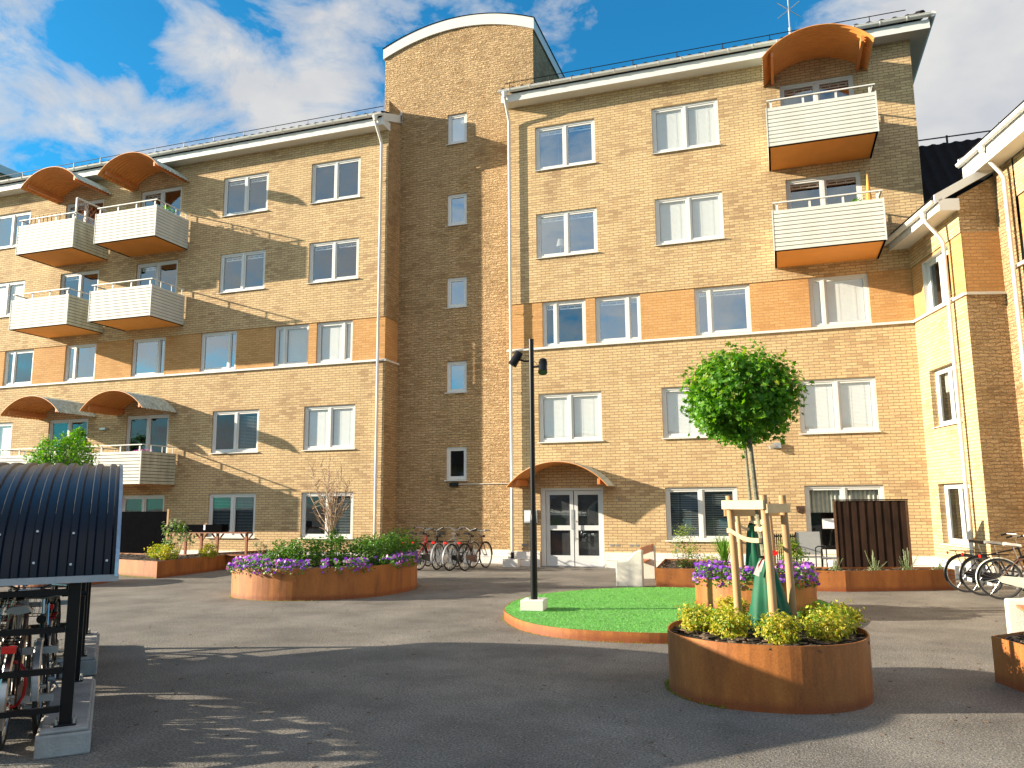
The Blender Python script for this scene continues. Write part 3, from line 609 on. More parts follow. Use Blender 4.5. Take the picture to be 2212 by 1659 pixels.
# downpipes
def downpipe(root, p, n, ztop, zbot, off=.13, gut=.53, name='downpipe', r=.042):
    """p = point on wall line, n = outward unit normal"""
    p = Vector((*p, 0)); n = Vector((*n, 0)).normalized(); mb = MB()
    a = p + n * gut; b = p + n * off
    pts = [a + Vector((0, 0, ztop)), a + Vector((0, 0, ztop - .16)), a * .85 + b * .15 + Vector((0, 0, ztop - .26)), a * .15 + b * .85 + Vector((0, 0, ztop - .62)), b + Vector((0, 0, ztop - .74)), b + Vector((0, 0, zbot + .12))]
    mb.tube([pts[0], pts[1]], [.085, .05], 12); mb.tube(pts[1:], r, 12)
    z = ztop - 1.9
    while z > zbot + .5:
        mb.tube([b + Vector((0, 0, z)), b + Vector((0, 0, z + .05))], r + .007, 12); mb.tube([b + Vector((0, 0, z)), p + Vector((0, 0, z - .03))], .008, 5); z -= 2.3
    o = mb.build(name, M_white, None, smooth=True); wpart(o, root)
    m2 = MB(); m2.tube([b + Vector((0, 0, zbot + .18)), b + Vector((0, 0, zbot - .1))], r + .008, 12); m2.build('pipe_foot', M_black, o, smooth=True)
    return o
downpipe(BLD, (-11.27, YF), (0, -1), 13.64, .1, off=.085); downpipe(BLD, (-7.02, YF), (0, -1), 13.64, .2)

# balconies
def balcony(x0, x1, zb, zt, dirty=False, dirty_all=False, extras=True, label=None):
    y0 = 19.52; y1 = YF; sl = MB(); sl.box((x0 + .05, y0 + .05, zb + .01), (x1 - .05, y1 - .001, zb + .15))
    S = sl.build('balcony', M_soffit_o, None); wpart(S, BLD)
    if label: S['label'] = label
    S.location = (0, 0, 0)
    fr = MB(); m_i = 1 if dirty_all else 0; n = 10; hh = (zt - zb) / n; g_ = .009
    for i in range(n):
        z0 = zb + i * hh + g_; z1 = zb + (i + 1) * hh - g_
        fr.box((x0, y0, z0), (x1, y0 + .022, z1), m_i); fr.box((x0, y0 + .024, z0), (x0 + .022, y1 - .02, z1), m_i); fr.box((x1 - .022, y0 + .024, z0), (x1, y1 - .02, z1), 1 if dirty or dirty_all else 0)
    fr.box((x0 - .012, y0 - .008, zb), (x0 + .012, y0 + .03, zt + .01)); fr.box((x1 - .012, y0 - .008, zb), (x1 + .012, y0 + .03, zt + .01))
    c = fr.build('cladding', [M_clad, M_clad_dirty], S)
    bk = MB(); bk.box((x0 + .026, y0 + .026, zb + .02), (x1 - .026, y0 + .034, zt - .02)); bk.box((x1 - .036, y0 + .036, zb + .02), (x1 - .026, y1 - .03, zt - .02)); bk.box((x0 + .026, y0 + .036, zb + .02), (x0 + .036, y1 - .03, zt - .02))
    bk.box((x0 + .01, y0 + .01, zb - .012), (x1 - .01, y0 + .05, zb + .0)); bk.box((x1 - .05, y0 + .051, zb - .012), (x1 - .01, y1 - .01, zb)); bk.box((x0 + .01, y0 + .051, zb - .012), (x0 + .05, y1 - .01, zb))
    bk.build('backing_frame', M_blackmat, S)
    rl = MB(); zr = zt + .20
    rl.bar((x0 + .02, y0 + .04, zr), (x1 - .0, y0 + .04, zr), .05, .03); rl.bar((x1 - .03, y0 + .066, zr), (x1 - .03, y1 - .02, zr), .045, .03); rl.bar((x0 + .05, y0 + .066, zr), (x0 + .05, y1 - .02, zr), .045, .03)
    for k in range(4):
        x = x0 + .12 + (x1 - x0 - .24) * k / 3; rl.bar((x, y0 + .06, zt - .15), (x, y0 + .06, zr - .016), .022, .05)
    for k in range(3):
        y = y0 + .45 + k * .48; rl.bar((x1 - .05, y, zt - .15), (x1 - .05, y, zr - .016), .022, .022); rl.bar((x0 + .05, y, zt - .15), (x0 + .05, y, zr - .016), .022, .022)
    rl.build('railing', M_white, S)
    return S
BALC = []
for (x0, x1, tg) in ((-24.55, -22.03, 'A'), (-21.10, -18.60, 'B')):
    for (zb, zt, fl) in ((2.38, 3.40, 1), (7.68, 8.70, 3), (10.32, 11.35, 4)):
        BALC.append(balcony(x0, x1, zb, zt, dirty=(tg == 'A' or fl == 1), dirty_all=False))
        if fl == 1 and tg == 'B': pass
balcony(.20, 2.68, 7.69, 8.71); balcony(.20, 2.70, 10.36, 11.38)

# arched canopies of corrugated sheet
def canopy(x0, x1, zs, rise, yf, yb, top=None, name='arched_canopy', pitch=.12, beams=True):
    hw = (x1 - x0) / 2; cx = (x0 + x1) / 2; Rr = (hw * hw + rise * rise) / (2 * rise); zc = zs + rise - Rr; a_ = math.asin(hw / Rr)
    na = 30; ny = int((yb - yf) / (pitch / 8)); lo = MB(); hi = MB()
    for mb, off, amp in ((lo, 0, .017), (hi, .006, .017)):
        vs_ = []
        for j in range(ny + 1):
            y = yf + (yb - yf) * j / ny; am = amp * math.sin(2 * math.pi * (y - yf) / pitch)
            for i in range(na + 1):
                a = -a_ + 2 * a_ * i / na; r = Rr + off + am; vs_.append((cx + r * math.sin(a), y, zc + r * math.cos(a)))
        mb.mesh(vs_, [(j * (na + 1) + i, j * (na + 1) + i + 1, (j + 1) * (na + 1) + i + 1, (j + 1) * (na + 1) + i) for j in range(ny) for i in range(na)])
    # front lip
    for i in range(na):
        pts = []
        for a, r in ((-a_ + 2 * a_ * i / na, Rr - .004), (-a_ + 2 * a_ * (i + 1) / na, Rr - .004), (-a_ + 2 * a_ * (i + 1) / na, Rr + .012), (-a_ + 2 * a_ * i / na, Rr + .012)):
            pts.append((cx + r * math.sin(a), yf - .002, zc + r * math.cos(a)))
        lo.face(pts)
    C_ = lo.build(name, M_orange_sheet, None, smooth=True, angle=60); wpart(C_, BLD)
    hi.build('top_sheet', top or M_sheet_top, C_, smooth=True, angle=60)
    if beams:
        for s_ in (-1, 1):
            bb = MB(); x = cx + s_ * (hw - .24); zt = zc + math.sqrt(max(0, Rr * Rr - (hw - .24 + .035) ** 2)) - .02
            bb.box((x - .035, yf + .12, zt - .15), (x + .035, yb - .001, zt)); bb.build('beam', M_orange, C_, bevel=.004)
    return C_
for x0, x1 in ((-24.60, -22.05), (-21.16, -18.66)):
    canopy(x0, x1, 12.72, .60, 19.50, YF); canopy(x0, x1, 4.74, .60, 19.50, YF)
canopy(.18, 2.76, 12.74, .60, 19.50, YF)
canopy(-6.86, -4.16, 2.13, .64, 20.0, YF, name='entrance_canopy')

# entrance door
def entrance():
    x0, x1, z1 = DOOR[0], DOOR[1], DOOR[3]; y = YF + .10
    fr = MB(); fr.box((x0, y - .06, 0), (x0 + .12, y + .06, z1)); fr.box((x1 - .05, y - .06, 0), (x1, y + .06, z1)); fr.box((x0 + .121, y - .06, z1 - .07), (x1 - .051, y + .06, z1))
    F = fr.build('entrance_door', M_white, None, bevel=.004); wpart(F, BLD)
    a, b = x0 + .13, x1 - .06; mid = (a + b) / 2
    for i, (p, q) in enumerate(((a, mid - .012), (mid + .012, b))):
        lf = MB(); zt = z1 - .08; st = .10
        lf.box((p, y, .02), (p + st, y + .05, zt)); lf.box((q - st, y, .02), (q, y + .05, zt)); lf.box((p + st, y, zt - .11), (q - st, y + .05, zt)); lf.box((p + st, y, .02), (q - st, y + .05, .30)); lf.box((p + st, y, .97), (q - st, y + .05, 1.10))
        L_ = lf.build('door_leaf', M_door, F)
        gl_ = MB(); gl_.face([(p + st, y + .02, .30), (q - st, y + .02, .30), (q - st, y + .02, .97), (p + st, y + .02, .97)]); gl_.face([(p + st, y + .02, 1.10), (q - st, y + .02, 1.10), (q - st, y + .02, zt - .11), (p + st, y + .02, zt - .11)]); gl_.build('pane', M_glass_c, F)
    hd = MB(); hd.bar((mid + .05, y - .06, .68), (mid + .05, y - .06, 1.28), .025, .025); hd.box((mid + .04, y - .06, .74), (mid + .06, y + .0, .76)); hd.box((mid + .04, y - .06, 1.2), (mid + .06, y, 1.22)); hd.box((mid - .07, y - .015, 1.0), (mid - .0, y, 1.52))
    hd.build('handle', M_galv, F)
    rm = MB(); rm.box((x0 + .02, y + .08, .003), (x1 - .02, y + 2.6, z1 - .02)); rm.build('hallway', M_room, F)
    st = MB(); st.box((x0, y - .1, .001), (x1, y + .1, .02)); st.build('threshold', M_grey, F)
entrance()
def small(name, a, b, m_, root=BLD, bevel=0): mb = MB(); mb.box(a, b); o = mb.build(name, m_, None, bevel=bevel); wpart(o, root); return o
small('notice_box', (-6.70, YF - .07, 1.17), (-6.32, YF - .005, 1.52), M_galv); small('notice_sheet', (-6.68, YF - .078, 1.21), (-6.36, YF - .071, 1.50), M_paper)
small('meter_box', (-9.28, 21.82, 2.21), (-9.02, YT - .001, 2.32), M_black); small('cable_conduit', (-9.02, 21.88, 2.27), (-7.14, YT - .001, 2.285), M_white)
small('alarm_box', (-7.28, 21.84, 2.50), (-7.20, YT - .001, 2.62), M_white); small('wall_lamp', (-7.34, 21.79, 2.28), (-7.26, YT - .001, 2.46), M_black)
for x in (-4.28, -4.13, -3.77, -3.62):
    mb = MB()
    for q in range(3): mb.box((x - .055, YF - .008, .56 + q * .022), (x + .055, YF + .0, .572 + q * .022))
    P_(mb.build('wall_vent', M_galv))
small('wall_vent', (-6.80, YF - .01, .55), (-6.6, YF, .60), M_grey)
for (x, y, z) in ((-2.6, YF, .47), (-4.05, YF, 1.78)):
    mb = MB(); mb.tube([(x, y - .02, z), (x, y + .0, z)], .035, 12); P_(mb.build('round_vent', M_grey))
mb = MB(); mb.tube([(-6.75, YF - .09, .48), (-6.75, YF - .0, .48)], .012, 6); mb.tube([(-6.75, YF - .09, .5), (-6.75, YF - .1, .43)], .014, 6); P_(mb.build('garden_tap', M_saddle_brown))
mb = MB(); mb.box((-.10, YF - .10, 3.02), (.10, YF - .001, 3.16)); mb.tube([(-.18, YF - .15, 3.04), (-.02, YF - .05, 3.1)], .05, 8); P_(mb.build('floodlight', M_galv))
mb = MB(); mb.box((.37, YF - .08, 1.45), (.55, YF - .001, 1.58)); mb.tube([(.40, YF - .12, 1.47), (.53, YF - .1, 1.42)], .05, 7); P_(mb.build('cable_socket', M_saddle_brown))
P_(small('wall_lamp', (-21.75, YF - .16, 4.28), (-21.5, YF - .001, 4.34), M_galv))
small('cyan_notice', (-2.42, YF + .17, 1.05), (-2.22, YF + .172, 1.26), M_cyan); small('cyan_notice', (-1.52, YF + .17, 1.05), (-1.32, YF + .172, 1.26), M_cyan)
small('paper_notice', (.95, YF + .09, 1.03), (1.22, YF + .092, 1.27), M_paper)

# ------------------------------------------------------------------ side wing (right)
E0 = Vector((3.36, 21.05)); ED = Vector((.231, -.973)).normalized(); EN = Vector((-ED.y, ED.x)) # EN points inward (+x)
WING = thing('side_wing_building', 'lower yellow brick wing on the right edge with steep dark roof and bent downpipe', 'apartment building', (4.2, 19.0, 0))
def WP(o): return wpart(o, WING)
E1 = E0 + ED * 2.64; RD = Vector((.95, .29)).normalized(); G0 = E1 + RD * .82
ops_e = [(.60, 1.97, 6.07, 7.30, [.5], ('dark', 'dark')), (.55, 1.95, 3.38, 4.70, [.5], ('curtain', 'curtain')), (.50, 1.97, .73, 2.07, [.5], ('dark', 'dark'))]
w = MB(); wall(w, E0, ED, 0, 2.64, BZ1, 7.88); WP(w.build('upper_wall', M_brick)); w = MB(); wall(w, E0, ED, 0, 2.64, 0, BZ0 - .06, [o[:4] for o in ops_e[1:]], reveal=.16)
WP(w.build('wall', M_brick))
w = MB(); wall(w, E0 + EN * .025, ED, 0, 2.615, BZ0 - .06, BZ1, [ops_e[0][:4]], reveal=.2, rmi=1); wall(w, E1 + EN * .025 + RD * 0, RD, .0, .82, BZ0 - .06, BZ1, uoff=.1)
WP(w.build('brick_band', [M_brick_o, M_white]))
for o in ops_e: window(WING, E0, ED, *o[:4], split=o[4], style=o[5], inset_=.13, glass=M_glass_c)
w = MB(); wall(w, E1, RD, 0, .82, 0, BZ0 - .06); wall(w, E1, RD, 0, .82, BZ1, 7.88)
a3 = Vector((*E1, 0)); b3 = Vector((*(E1 + RD * .82), 0))
w.face([(a3.x, a3.y, 7.88), (b3.x, b3.y, 7.88), (b3.x, b3.y, 8.62), (a3.x, a3.y, 8.16)], 0, [(0, 7.88), (.82, 7.88), (.82, 8.62), (0, 8.16)])
WP(w.build('return_wall', M_brick_r))
w = MB(); wall(w, G0, ED, 0, .74, 0, 8.70, uoff=.2)
w.face([(*(G0), 8.70), (*(G0 + ED * .74), 8.70), (*(G0 + ED * .74), 9.0), (*(G0), 9.0)])
WP(w.build('rough_corner_pier', M_brick_r))
w = MB(); GP = G0 + EN * .03
wall(w, GP, ED, .74, 7.5, 7.87, 8.70); wall(w, GP, ED, .74, 7.5, 0, 6.42, [(1.3, 3.1, 3.6, 5.0), (1.3, 3.1, .9, 2.3)])
WP(w.build('wall', M_brick))
w = MB(); wall(w, G0 + EN * .06, ED, .74, 7.5, 6.42, 7.87, [(1.2, 3.0, 6.48, 7.8)]); WP(w.build('brick_band', M_brick_o))
window(WING, GP, ED, 1.3, 3.1, 3.6, 5.0, style=('closed', 'closed')); window(WING, GP, ED, 1.3, 3.1, .9, 2.3, style=('dark', 'dark')); window(WING, G0 + EN * .06, ED, 1.2, 3.0, 6.48, 7.8, style=('dark', 'dark'))
def along(mb, p, d, s0, s1, n, y0, y1, z0, z1):   # box in wall coordinates: s along d, y outward(-)/inward(+)
    M = Matrix(((d.x, n.x, 0, p.x), (d.y, n.y, 0, p.y), (0, 0, 1, 0), (0, 0, 0, 1))); mb.box((s0, y0, z0), (s1, y1, z1), 0, M)
mb = MB(); along(mb, E0, ED, .0, 2.66, EN, -.06, .02, BZ0 - .085, BZ0 - .03); RN = Vector((-RD.y, RD.x)); along(mb, E1, RD, -.03, .84, RN, -.06, .02, BZ0 - .085, BZ0 - .03); along(mb, G0, ED, .45, 7.5, EN, -.06, .02, 6.40, 6.46)
WP(mb.build('string_course', M_white))
mb = MB(); along(mb, E0, ED, .0, 2.66, EN, -.05, .02, 0, .38); along(mb, E1, RD, 0, .82, RN, -.05, .02, 0, .38); along(mb, G0, ED, .05, 7.5, EN, -.05, .02, 0, .38); WP(mb.build('plinth', M_plinth))
def gutter_line(p, d, n, s0, s1, off, z, root, soff, r=.075):
    mb = MB(); a = Vector((*(p + d * s0 - n * off), z)); b = Vector((*(p + d * s1 - n * off), z)); dv = Vector((*n, 0))
    for k in range(10):
        t0 = math.pi + math.pi * k / 10; t1 = math.pi + math.pi * (k + 1) / 10
        q = [c + dv * r * math.cos(t) + Vector((0, 0, r * math.sin(t))) for c, t in ((a, t0), (b, t0), (b, t1), (a, t1))]; mb.face(q)
    for c in (a, b): mb.face([c + dv * r * math.cos(math.pi + math.pi * k / 10) + Vector((0, 0, r * math.sin(math.pi + math.pi * k / 10))) for k in range(11)])
    s = s0 + .3
    while s < s1:
        c = Vector((*(p + d * s - n * off), z)); mb.tube([c + dv * (r + .006) * math.cos(math.pi + math.pi * k / 8) + Vector((0, 0, (r + .006) * math.sin(math.pi + math.pi * k / 8))) for k in range(9)], .006, 4); s += .55
    wpart(mb.build('gutter', M_white, smooth=True), root)
    mb = MB(); along(mb, p, d, s0, s1, n, -off + .09, .01, soff, soff + .03); along(mb, p, d, s0, s1, n, -off + .07, -off + .10, soff - .02, z - .05); wpart(mb.build('fascia_board', M_white), root)
gutter_line(E0, ED, EN, -.25, 2.72, .50, 8.08, WING, 7.87); gutter_line(G0, ED, EN, -.40, 7.5, .50, 9.08, WING, 8.70)
def roofslab(p, d, n, s0, s1, y0, y1, z0, sl, root):
    mb = MB(); k = int((s1 - s0) / .04); vs_ = []
    for i in range(k + 1):
        s = s0 + (s1 - s0) * i / k; dz = .04 * (math.sin(s / .30 * 2 * math.pi) * .5 + .5) ** 1.5
        for y, zz in ((y0, z0 - .03), (y0, z0 + dz), (y1, z0 + (y1 - y0) * sl + dz)):
            q = p + d * s + n * y; vs_.append((q.x, q.y, zz))
    mb.mesh(vs_, [(i * 3 + j, (i + 1) * 3 + j, (i + 1) * 3 + j + 1, i * 3 + j + 1) for i in range(k) for j in range(2)])
    q0, q1 = p + d * s0, p + d * s1
    mb.face([(*(q0 + n * y0), z0 - .03), (*(q0 + n * y1), z0 + (y1 - y0) * sl - .03), (*(q1 + n * y1), z0 + (y1 - y0) * sl - .03), (*(q1 + n * y0), z0 - .03)])
    wpart(mb.build('tiled_roof', M_tile), root)
    mb = MB(); mb.tube([Vector((*(p + d * (s0 + .05) + n * (y0 + .12)), z0 + .17)), Vector((*(p + d * (s1 - .05) + n * (y0 + .12)), z0 + .17))], .016, 6)
    s = s0 + .4
    while s < s1: mb.tube([Vector((*(p + d * s + n * (y0 + .12)), z0)), Vector((*(p + d * s + n * (y0 + .12)), z0 + .2))], .012, 5); s += 1.1
    wpart(mb.build('snow_rail', M_black), root)
roofslab(E0, ED, EN, -.3, 2.68, -.48, 4.0, 8.12, .52, WING); roofslab(G0, ED, EN, -.4, 7.5, -.48, 5.0, 9.12, .52, WING)
mb = MB()   # verge boards
for base, y0, y1, z0, sl in ((E1 + ED * .04, -.50, .95, 8.0, .54), (G0 - ED * .42, -.50, 3.0, 9.0, .52)):
    n_ = EN; q = [Vector((*(base + n_ * y), z)) for y, z in ((y0, z0), (y1, z0 + (y1 - y0) * sl), (y1, z0 + (y1 - y0) * sl + .20), (y0, z0 + .2))]; dd = Vector((*ED, 0)) * .05
    mb.mesh(q + [a + dd for a in q], [(0, 1, 2, 3), (7, 6, 5, 4), (0, 4, 5, 1), (1, 5, 6, 2), (2, 6, 7, 3), (3, 7, 4, 0)])
q = E1 + ED * .04; along(mb, q, ED, -.02, .05, EN, -.42, .0, 7.84, 8.1)
WP(mb.build('verge_board', M_white))
downpipe(WING, E0 + ED * 2.10, -EN, 8.06, .1, off=.12, gut=.50); downpipe(WING, G0 + ED * .62, -EN, 9.06, .1, off=.12, gut=.50)
# dark roof of the wing behind
BACK = thing('rear_building', 'black tiled roof behind the side wing, with snow rail along its ridge', 'building', (9, 26, 0))
mb = MB(); n = 200; vs_ = []
for i in range(n + 1):
    x = 3.9 + 12 * i / n; dz = .04 * (math.sin(x / .30 * 2 * math.pi) * .5 + .5) ** 1.5
    vs_ += [(x, 21.5, 8.42 + dz), (x, 25.0, 12.12 + dz), (x, 25.3, 12.1), (x, 29, 8.4)]
mb.mesh(vs_, [(i * 4 + j, (i + 1) * 4 + j, (i + 1) * 4 + j + 1, i * 4 + j + 1) for i in range(n) for j in range(3)]); wpart(mb.build('tiled_roof', M_tile), BACK)
mb = MB(); mb.box((3.95, 21.7, 0), (16, 29, 8.4)); wpart(mb.build('wall', M_brick), BACK)
mb = MB(); mb.tube([(3.9, 24.95, 12.30), (16, 24.95, 12.30)], .022, 6)
for k in range(10): mb.tube([(4.05 + k * 1.2, 24.95, 12.0), (4.05 + k * 1.2, 24.95, 12.34)], .03, 6)
wpart(mb.build('snow_rail', M_black), BACK)

# ------------------------------------------------------------------ the block opposite (behind the viewer), seen mirrored in the panes
OPP = thing('opposite_building', 'low brick building behind the viewer seen mirrored in the windows', 'building', (-5, -30, 0))
mb = MB(); wall(mb, (40, -24), (-1, 0), 0, 80, 0, 5.2); wpart(mb.build('wall', M_brick), OPP)
mb = MB(); mb.mesh([(-41, -23.4, 5.1), (41, -23.4, 5.1), (41, -30, 8), (-41, -30, 8)], [(0, 1, 2, 3)]); mb.box((-12, -28, 7), (-11, -27, 9)); mb.box((8, -28, 7), (9, -27, 9)); wpart(mb.build('tiled_roof', M_tile), OPP)
mb = MB()
for x in range(-36, 37, 4): mb.box((x, -24.0, 1.0), (x + 1.8, -23.95, 2.4)); mb.box((x, -24.0, 3.3), (x + 1.8, -23.95, 4.6))
wpart(mb.build('window_row', M_frame), OPP)
# ---PART2---
# ------------------------------------------------------------------ leaves
def leaves(mb, c, rad, n, size, rn, clumps=0, shell=.45, mi=(0,), flat=1.0, kite=.55, minz=None, up=.25):
    c = Vector(c); rx, ry, rz = rad
    cl = []
    for i in range(clumps):
        while True:
            d = Vector((rn.gauss(0, 1), rn.gauss(0, 1), rn.gauss(0, 1)))
            if d.length > .1: break
        d.normalize(); q = shell + (1 - shell) * rn.random() ** .5
        cl.append((Vector((d.x * rx * q, d.y * ry * q, d.z * rz * q)), d, rn.choice(mi)))
    for i in range(n):
        if clumps:
            p, d, m_ = rn.choice(cl); s_ = (rx + ry + rz) / 3 * .20
            p = c + p + Vector((rn.gauss(0, s_), rn.gauss(0, s_), rn.gauss(0, s_ * .8))); m_ = m_ if rn.random() < .8 else rn.choice(mi)
        else:
            d = Vector((rn.gauss(0, 1), rn.gauss(0, 1), rn.gauss(0, 1))).normalized(); q = shell + (1 - shell) * rn.random() ** .5
            p = c + Vector((d.x * rx * q, d.y * ry * q, d.z * rz * q)); m_ = rn.choice(mi)
        if minz is not None and p.z < minz: p.z = minz + rn.random() * .05
        nrm = (d * .7 + Vector((rn.gauss(0, .6), rn.gauss(0, .6), rn.gauss(0, .5) + up))).normalized()
        t = nrm.cross(Vector((rn.gauss(0, 1), rn.gauss(0, 1), rn.gauss(0, 1)))).normalized(); b = nrm.cross(t)
        s = size * (.6 + .8 * rn.random()); k = kite * s
        mb.face([p - t * s * .5, p + b * k * .5 - t * s * .05 + nrm * s * .08, p + t * s * .55, p - b * k * .5 - t * s * .05 + nrm * s * .08], m_)
def lobed(mb, c, rad, n, size, rn, clumps, shell, mi, **k):
    """five-pointed leaves for the round-crowned trees"""
    c = Vector(c); rx, ry, rz = rad; cl = []
    for i in range(clumps):
        d = Vector((rn.gauss(0, 1), rn.gauss(0, 1), rn.gauss(0, 1))).normalized(); q = shell + (1.04 - shell) * rn.random() ** .45
        if rn.random() < .18: q *= 1.12
        cl.append((Vector((d.x * rx * q, d.y * ry * q, d.z * rz * q)), d, q))
    for i in range(n):
        p0, d, q = rn.choice(cl); s_ = rx * .105
        p = c + p0 + Vector((rn.gauss(0, s_), rn.gauss(0, s_), rn.gauss(0, s_)))
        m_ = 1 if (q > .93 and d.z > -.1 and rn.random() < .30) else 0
        nrm = (d * .5 + Vector((rn.gauss(0, .55), rn.gauss(0, .55), rn.gauss(0, .4) + .45))).normalized()
        t = nrm.cross(Vector((rn.gauss(0, 1), rn.gauss(0, 1), rn.gauss(0, 1)))).normalized(); b = nrm.cross(t); s = size * (.55 + .8 * rn.random())
        pts = []
        for a, r in ((0, .62), (30, .25), (55, .52), (85, .22), (125, .42), (180, .30), (235, .42), (275, .22), (305, .52), (330, .25)):
            a = math.radians(a); pts.append(p + (t * math.cos(a) + b * math.sin(a)) * r * s + nrm * (-.10 * s * abs(math.sin(a))))
        mb.face(pts, m_)

def corten_planter(name, label, poly, h, fill, cat='planter', z0=0.0, group=None, seam_or_shadow=None):
    cx = sum(p[0] for p in poly) / len(poly); cy = sum(p[1] for p in poly) / len(poly)
    T = thing(name, label, cat, (cx, cy, z0), group=group); P0 = [(x - cx, y - cy) for x, y in poly]; I = inset(P0, .012)
    mb = MB(); n = len(P0)
    for i in range(n):
        a, b = P0[i], P0[(i + 1) % n]; c, d = I[i], I[(i + 1) % n]
        mb.face([(*a, 0), (*b, 0), (*b, h), (*a, h)]); mb.face([(*d, 0), (*c, 0), (*c, h), (*d, h)]); mb.face([(*a, h), (*b, h), (*d, h), (*c, h)])
    mb.build('steel_wall', M_corten, T, smooth=True, angle=30)
    sb = MB(); rn = random.Random(int(abs(cx * 100)))
    I2 = inset(P0, .02); k = 6; cz = [(0, 0, fill + .02)]
    rings = [[(x * q, y * q, fill + .02 * rn.random()) for x, y in I2] for q in (1, .85, .65, .4)]
    vs_ = [p for r in rings for p in r] + [(0, 0, fill + .03)]; fs = []
    for j in range(3):
        for i in range(n): fs.append((j * n + i, j * n + (i + 1) % n, (j + 1) * n + (i + 1) % n, (j + 1) * n + i))
    for i in range(n): fs.append((3 * n + i, 3 * n + (i + 1) % n, 4 * n))
    sb.mesh(vs_, fs); S = sb.build('soil', M_soil, T)
    ch = MB(); xs = [p[0] for p in P0]; ys = [p[1] for p in P0]
    def inside(x, y, poly_):
        r_ = False; m_ = len(poly_)
        for i in range(m_):
            (x1, y1), (x2, y2) = poly_[i], poly_[i - 1]
            if (y1 > y) != (y2 > y) and x < (x2 - x1) * (y - y1) / (y2 - y1) + x1: r_ = not r_
        return r_
    area = (max(xs) - min(xs)) * (max(ys) - min(ys))
    for i in range(min(1500, int(area * 260))):
        x = rn.uniform(min(xs), max(xs)); y = rn.uniform(min(ys), max(ys))
        if not inside(x, y, I2): continue
        a = rn.random() * 6.28; l = .02 + .03 * rn.random(); z = fill + .022 + rn.random() * .02; tl = rn.uniform(-.3, .3)
        M = Matrix.Translation((x, y, z)) @ Matrix.Rotation(a, 4, 'Z') @ Matrix.Rotation(tl, 4, 'X'); ch.box((-l, -l * .35, -.003), (l, l * .35, .004), 0 if rn.random() < .6 else 1, M)
    ch.build('bark_mulch', [M_chips, M_soil], T)['kind'] = 'stuff'
    if seam_or_shadow:
        for (x, y, nx, ny) in seam_or_shadow:
            q = MB(); q.box((-.004, -.0035, .005), (.004, .0015, h - .002), 0, Matrix.Translation((x - cx, y - cy, 0)) @ Matrix.Rotation(math.atan2(ny, nx) + math.pi / 2, 4, 'Z')); q.build('weld_or_shadow_strip', M_corten, T)
    return T
def circ(cx, cy, r, n=64, sx=1, sy=1, p=2.0, rot=0):
    out = []
    for i in range(n):
        a = 2 * math.pi * i / n; c, s = math.cos(a), math.sin(a)
        x = math.copysign(abs(c) ** (2 / p), c) * r * sx; y = math.copysign(abs(s) ** (2 / p), s) * r * sy
        out.append((cx + x * math.cos(rot) - y * math.sin(rot), cy + x * math.sin(rot) + y * math.cos(rot)))
    return out
BP = (-.20, 7.95)
corten_planter('round_planter', 'large round weathering steel planter in the foreground holding the staked tree', circ(*BP, .885, p=2.25), .53, .46, group='round steel planters', seam_or_shadow=[(.30, 7.20, .5, -.87)])
# grass mound
GR = catmull([(-4.09, 11.78), (-3.8, 11.1), (-3.3, 10.42), (-2.72, 10.06), (-2.05, 9.97), (-1.35, 10.05), (-.4, 10.45), (.35, 11.35), (.72, 12.5), (.66, 13.5), (.3, 14.45), (-.55, 15.1), (-1.55, 15.36), (-2.3, 15.32), (-3.0, 15.0), (-3.65, 14.4), (-4.1, 13.6), (-4.22, 12.7)], 6)
gx, gy = -1.7, 12.6
GT = thing('turf_island', 'bright green artificial grass island with low rusty steel edging', 'artificial lawn', (gx, gy, 0))
L0 = [(x - gx, y - gy) for x, y in GR]
mb = MB(); I_ = inset(L0, .014); n = len(L0)
for i in range(n):
    a, b, c, d = L0[i], L0[(i + 1) % n], I_[i], I_[(i + 1) % n]
    mb.face([(*a, 0), (*b, 0), (*b, .128), (*a, .128)]); mb.face([(*a, .128), (*b, .128), (*d, .128), (*c, .128)])
mb.build('edging', M_corten, GT, smooth=True, angle=30)
mb = MB(); mb.face([(*p, .126) for p in I_]); mb.build('turf_backing', M_turf_base, GT)
mb = MB(); rn = random.Random(3)
def inside_poly(x, y, poly_):
    r_ = False
    for i in range(len(poly_)):
        (x1, y1), (x2, y2) = poly_[i], poly_[i - 1]
        if (y1 > y) != (y2 > y) and x < (x2 - x1) * (y - y1) / (y2 - y1) + x1: r_ = not r_
    return r_
k = 0
while k < 42000:
    x = rn.uniform(-2.6, 2.5); y = rn.uniform(-2.7, 2.8)
    if not inside_poly(x, y, I_): continue
    k += 1; a = rn.random() * 6.28; wv = .005; h_ = .007 + .008 * rn.random(); dx, dy = math.cos(a) * wv, math.sin(a) * wv; lx, ly = rn.gauss(0, .006), rn.gauss(0, .006)
    mb.face([(x - dx, y - dy, .126), (x + dx, y + dy, .126), (x + lx, y + ly, .126 + h_)])
tf = mb.build('grass_fibres', M_turf, GT); tf['kind'] = 'stuff'
corten_planter('round_planter', 'round weathering steel planter on the green island, edged with purple petunias', circ(-.45, 13.15, .90), .43, .36, z0=.13, group='round steel planters', seam_or_shadow=[(-1.12, 12.55, -.75, -.66)])  # this strip is added where only the lamp post's shadow crosses the steel
OV = catmull([(-10.14, 13.2), (-9.75, 12.72), (-9.1, 12.5), (-8.4, 12.58), (-7.75, 12.92), (-7.3, 13.45), (-7.1, 14.2), (-7.13, 15.0), (-7.45, 15.7), (-8.1, 16.15), (-8.9, 16.2), (-9.6, 15.7), (-10.1, 14.9), (-10.28, 14.0)], 6)
corten_planter('oval_planter', 'big oval weathering steel planter with shrubs and purple flowers by the left wing', OV, .57, .48)
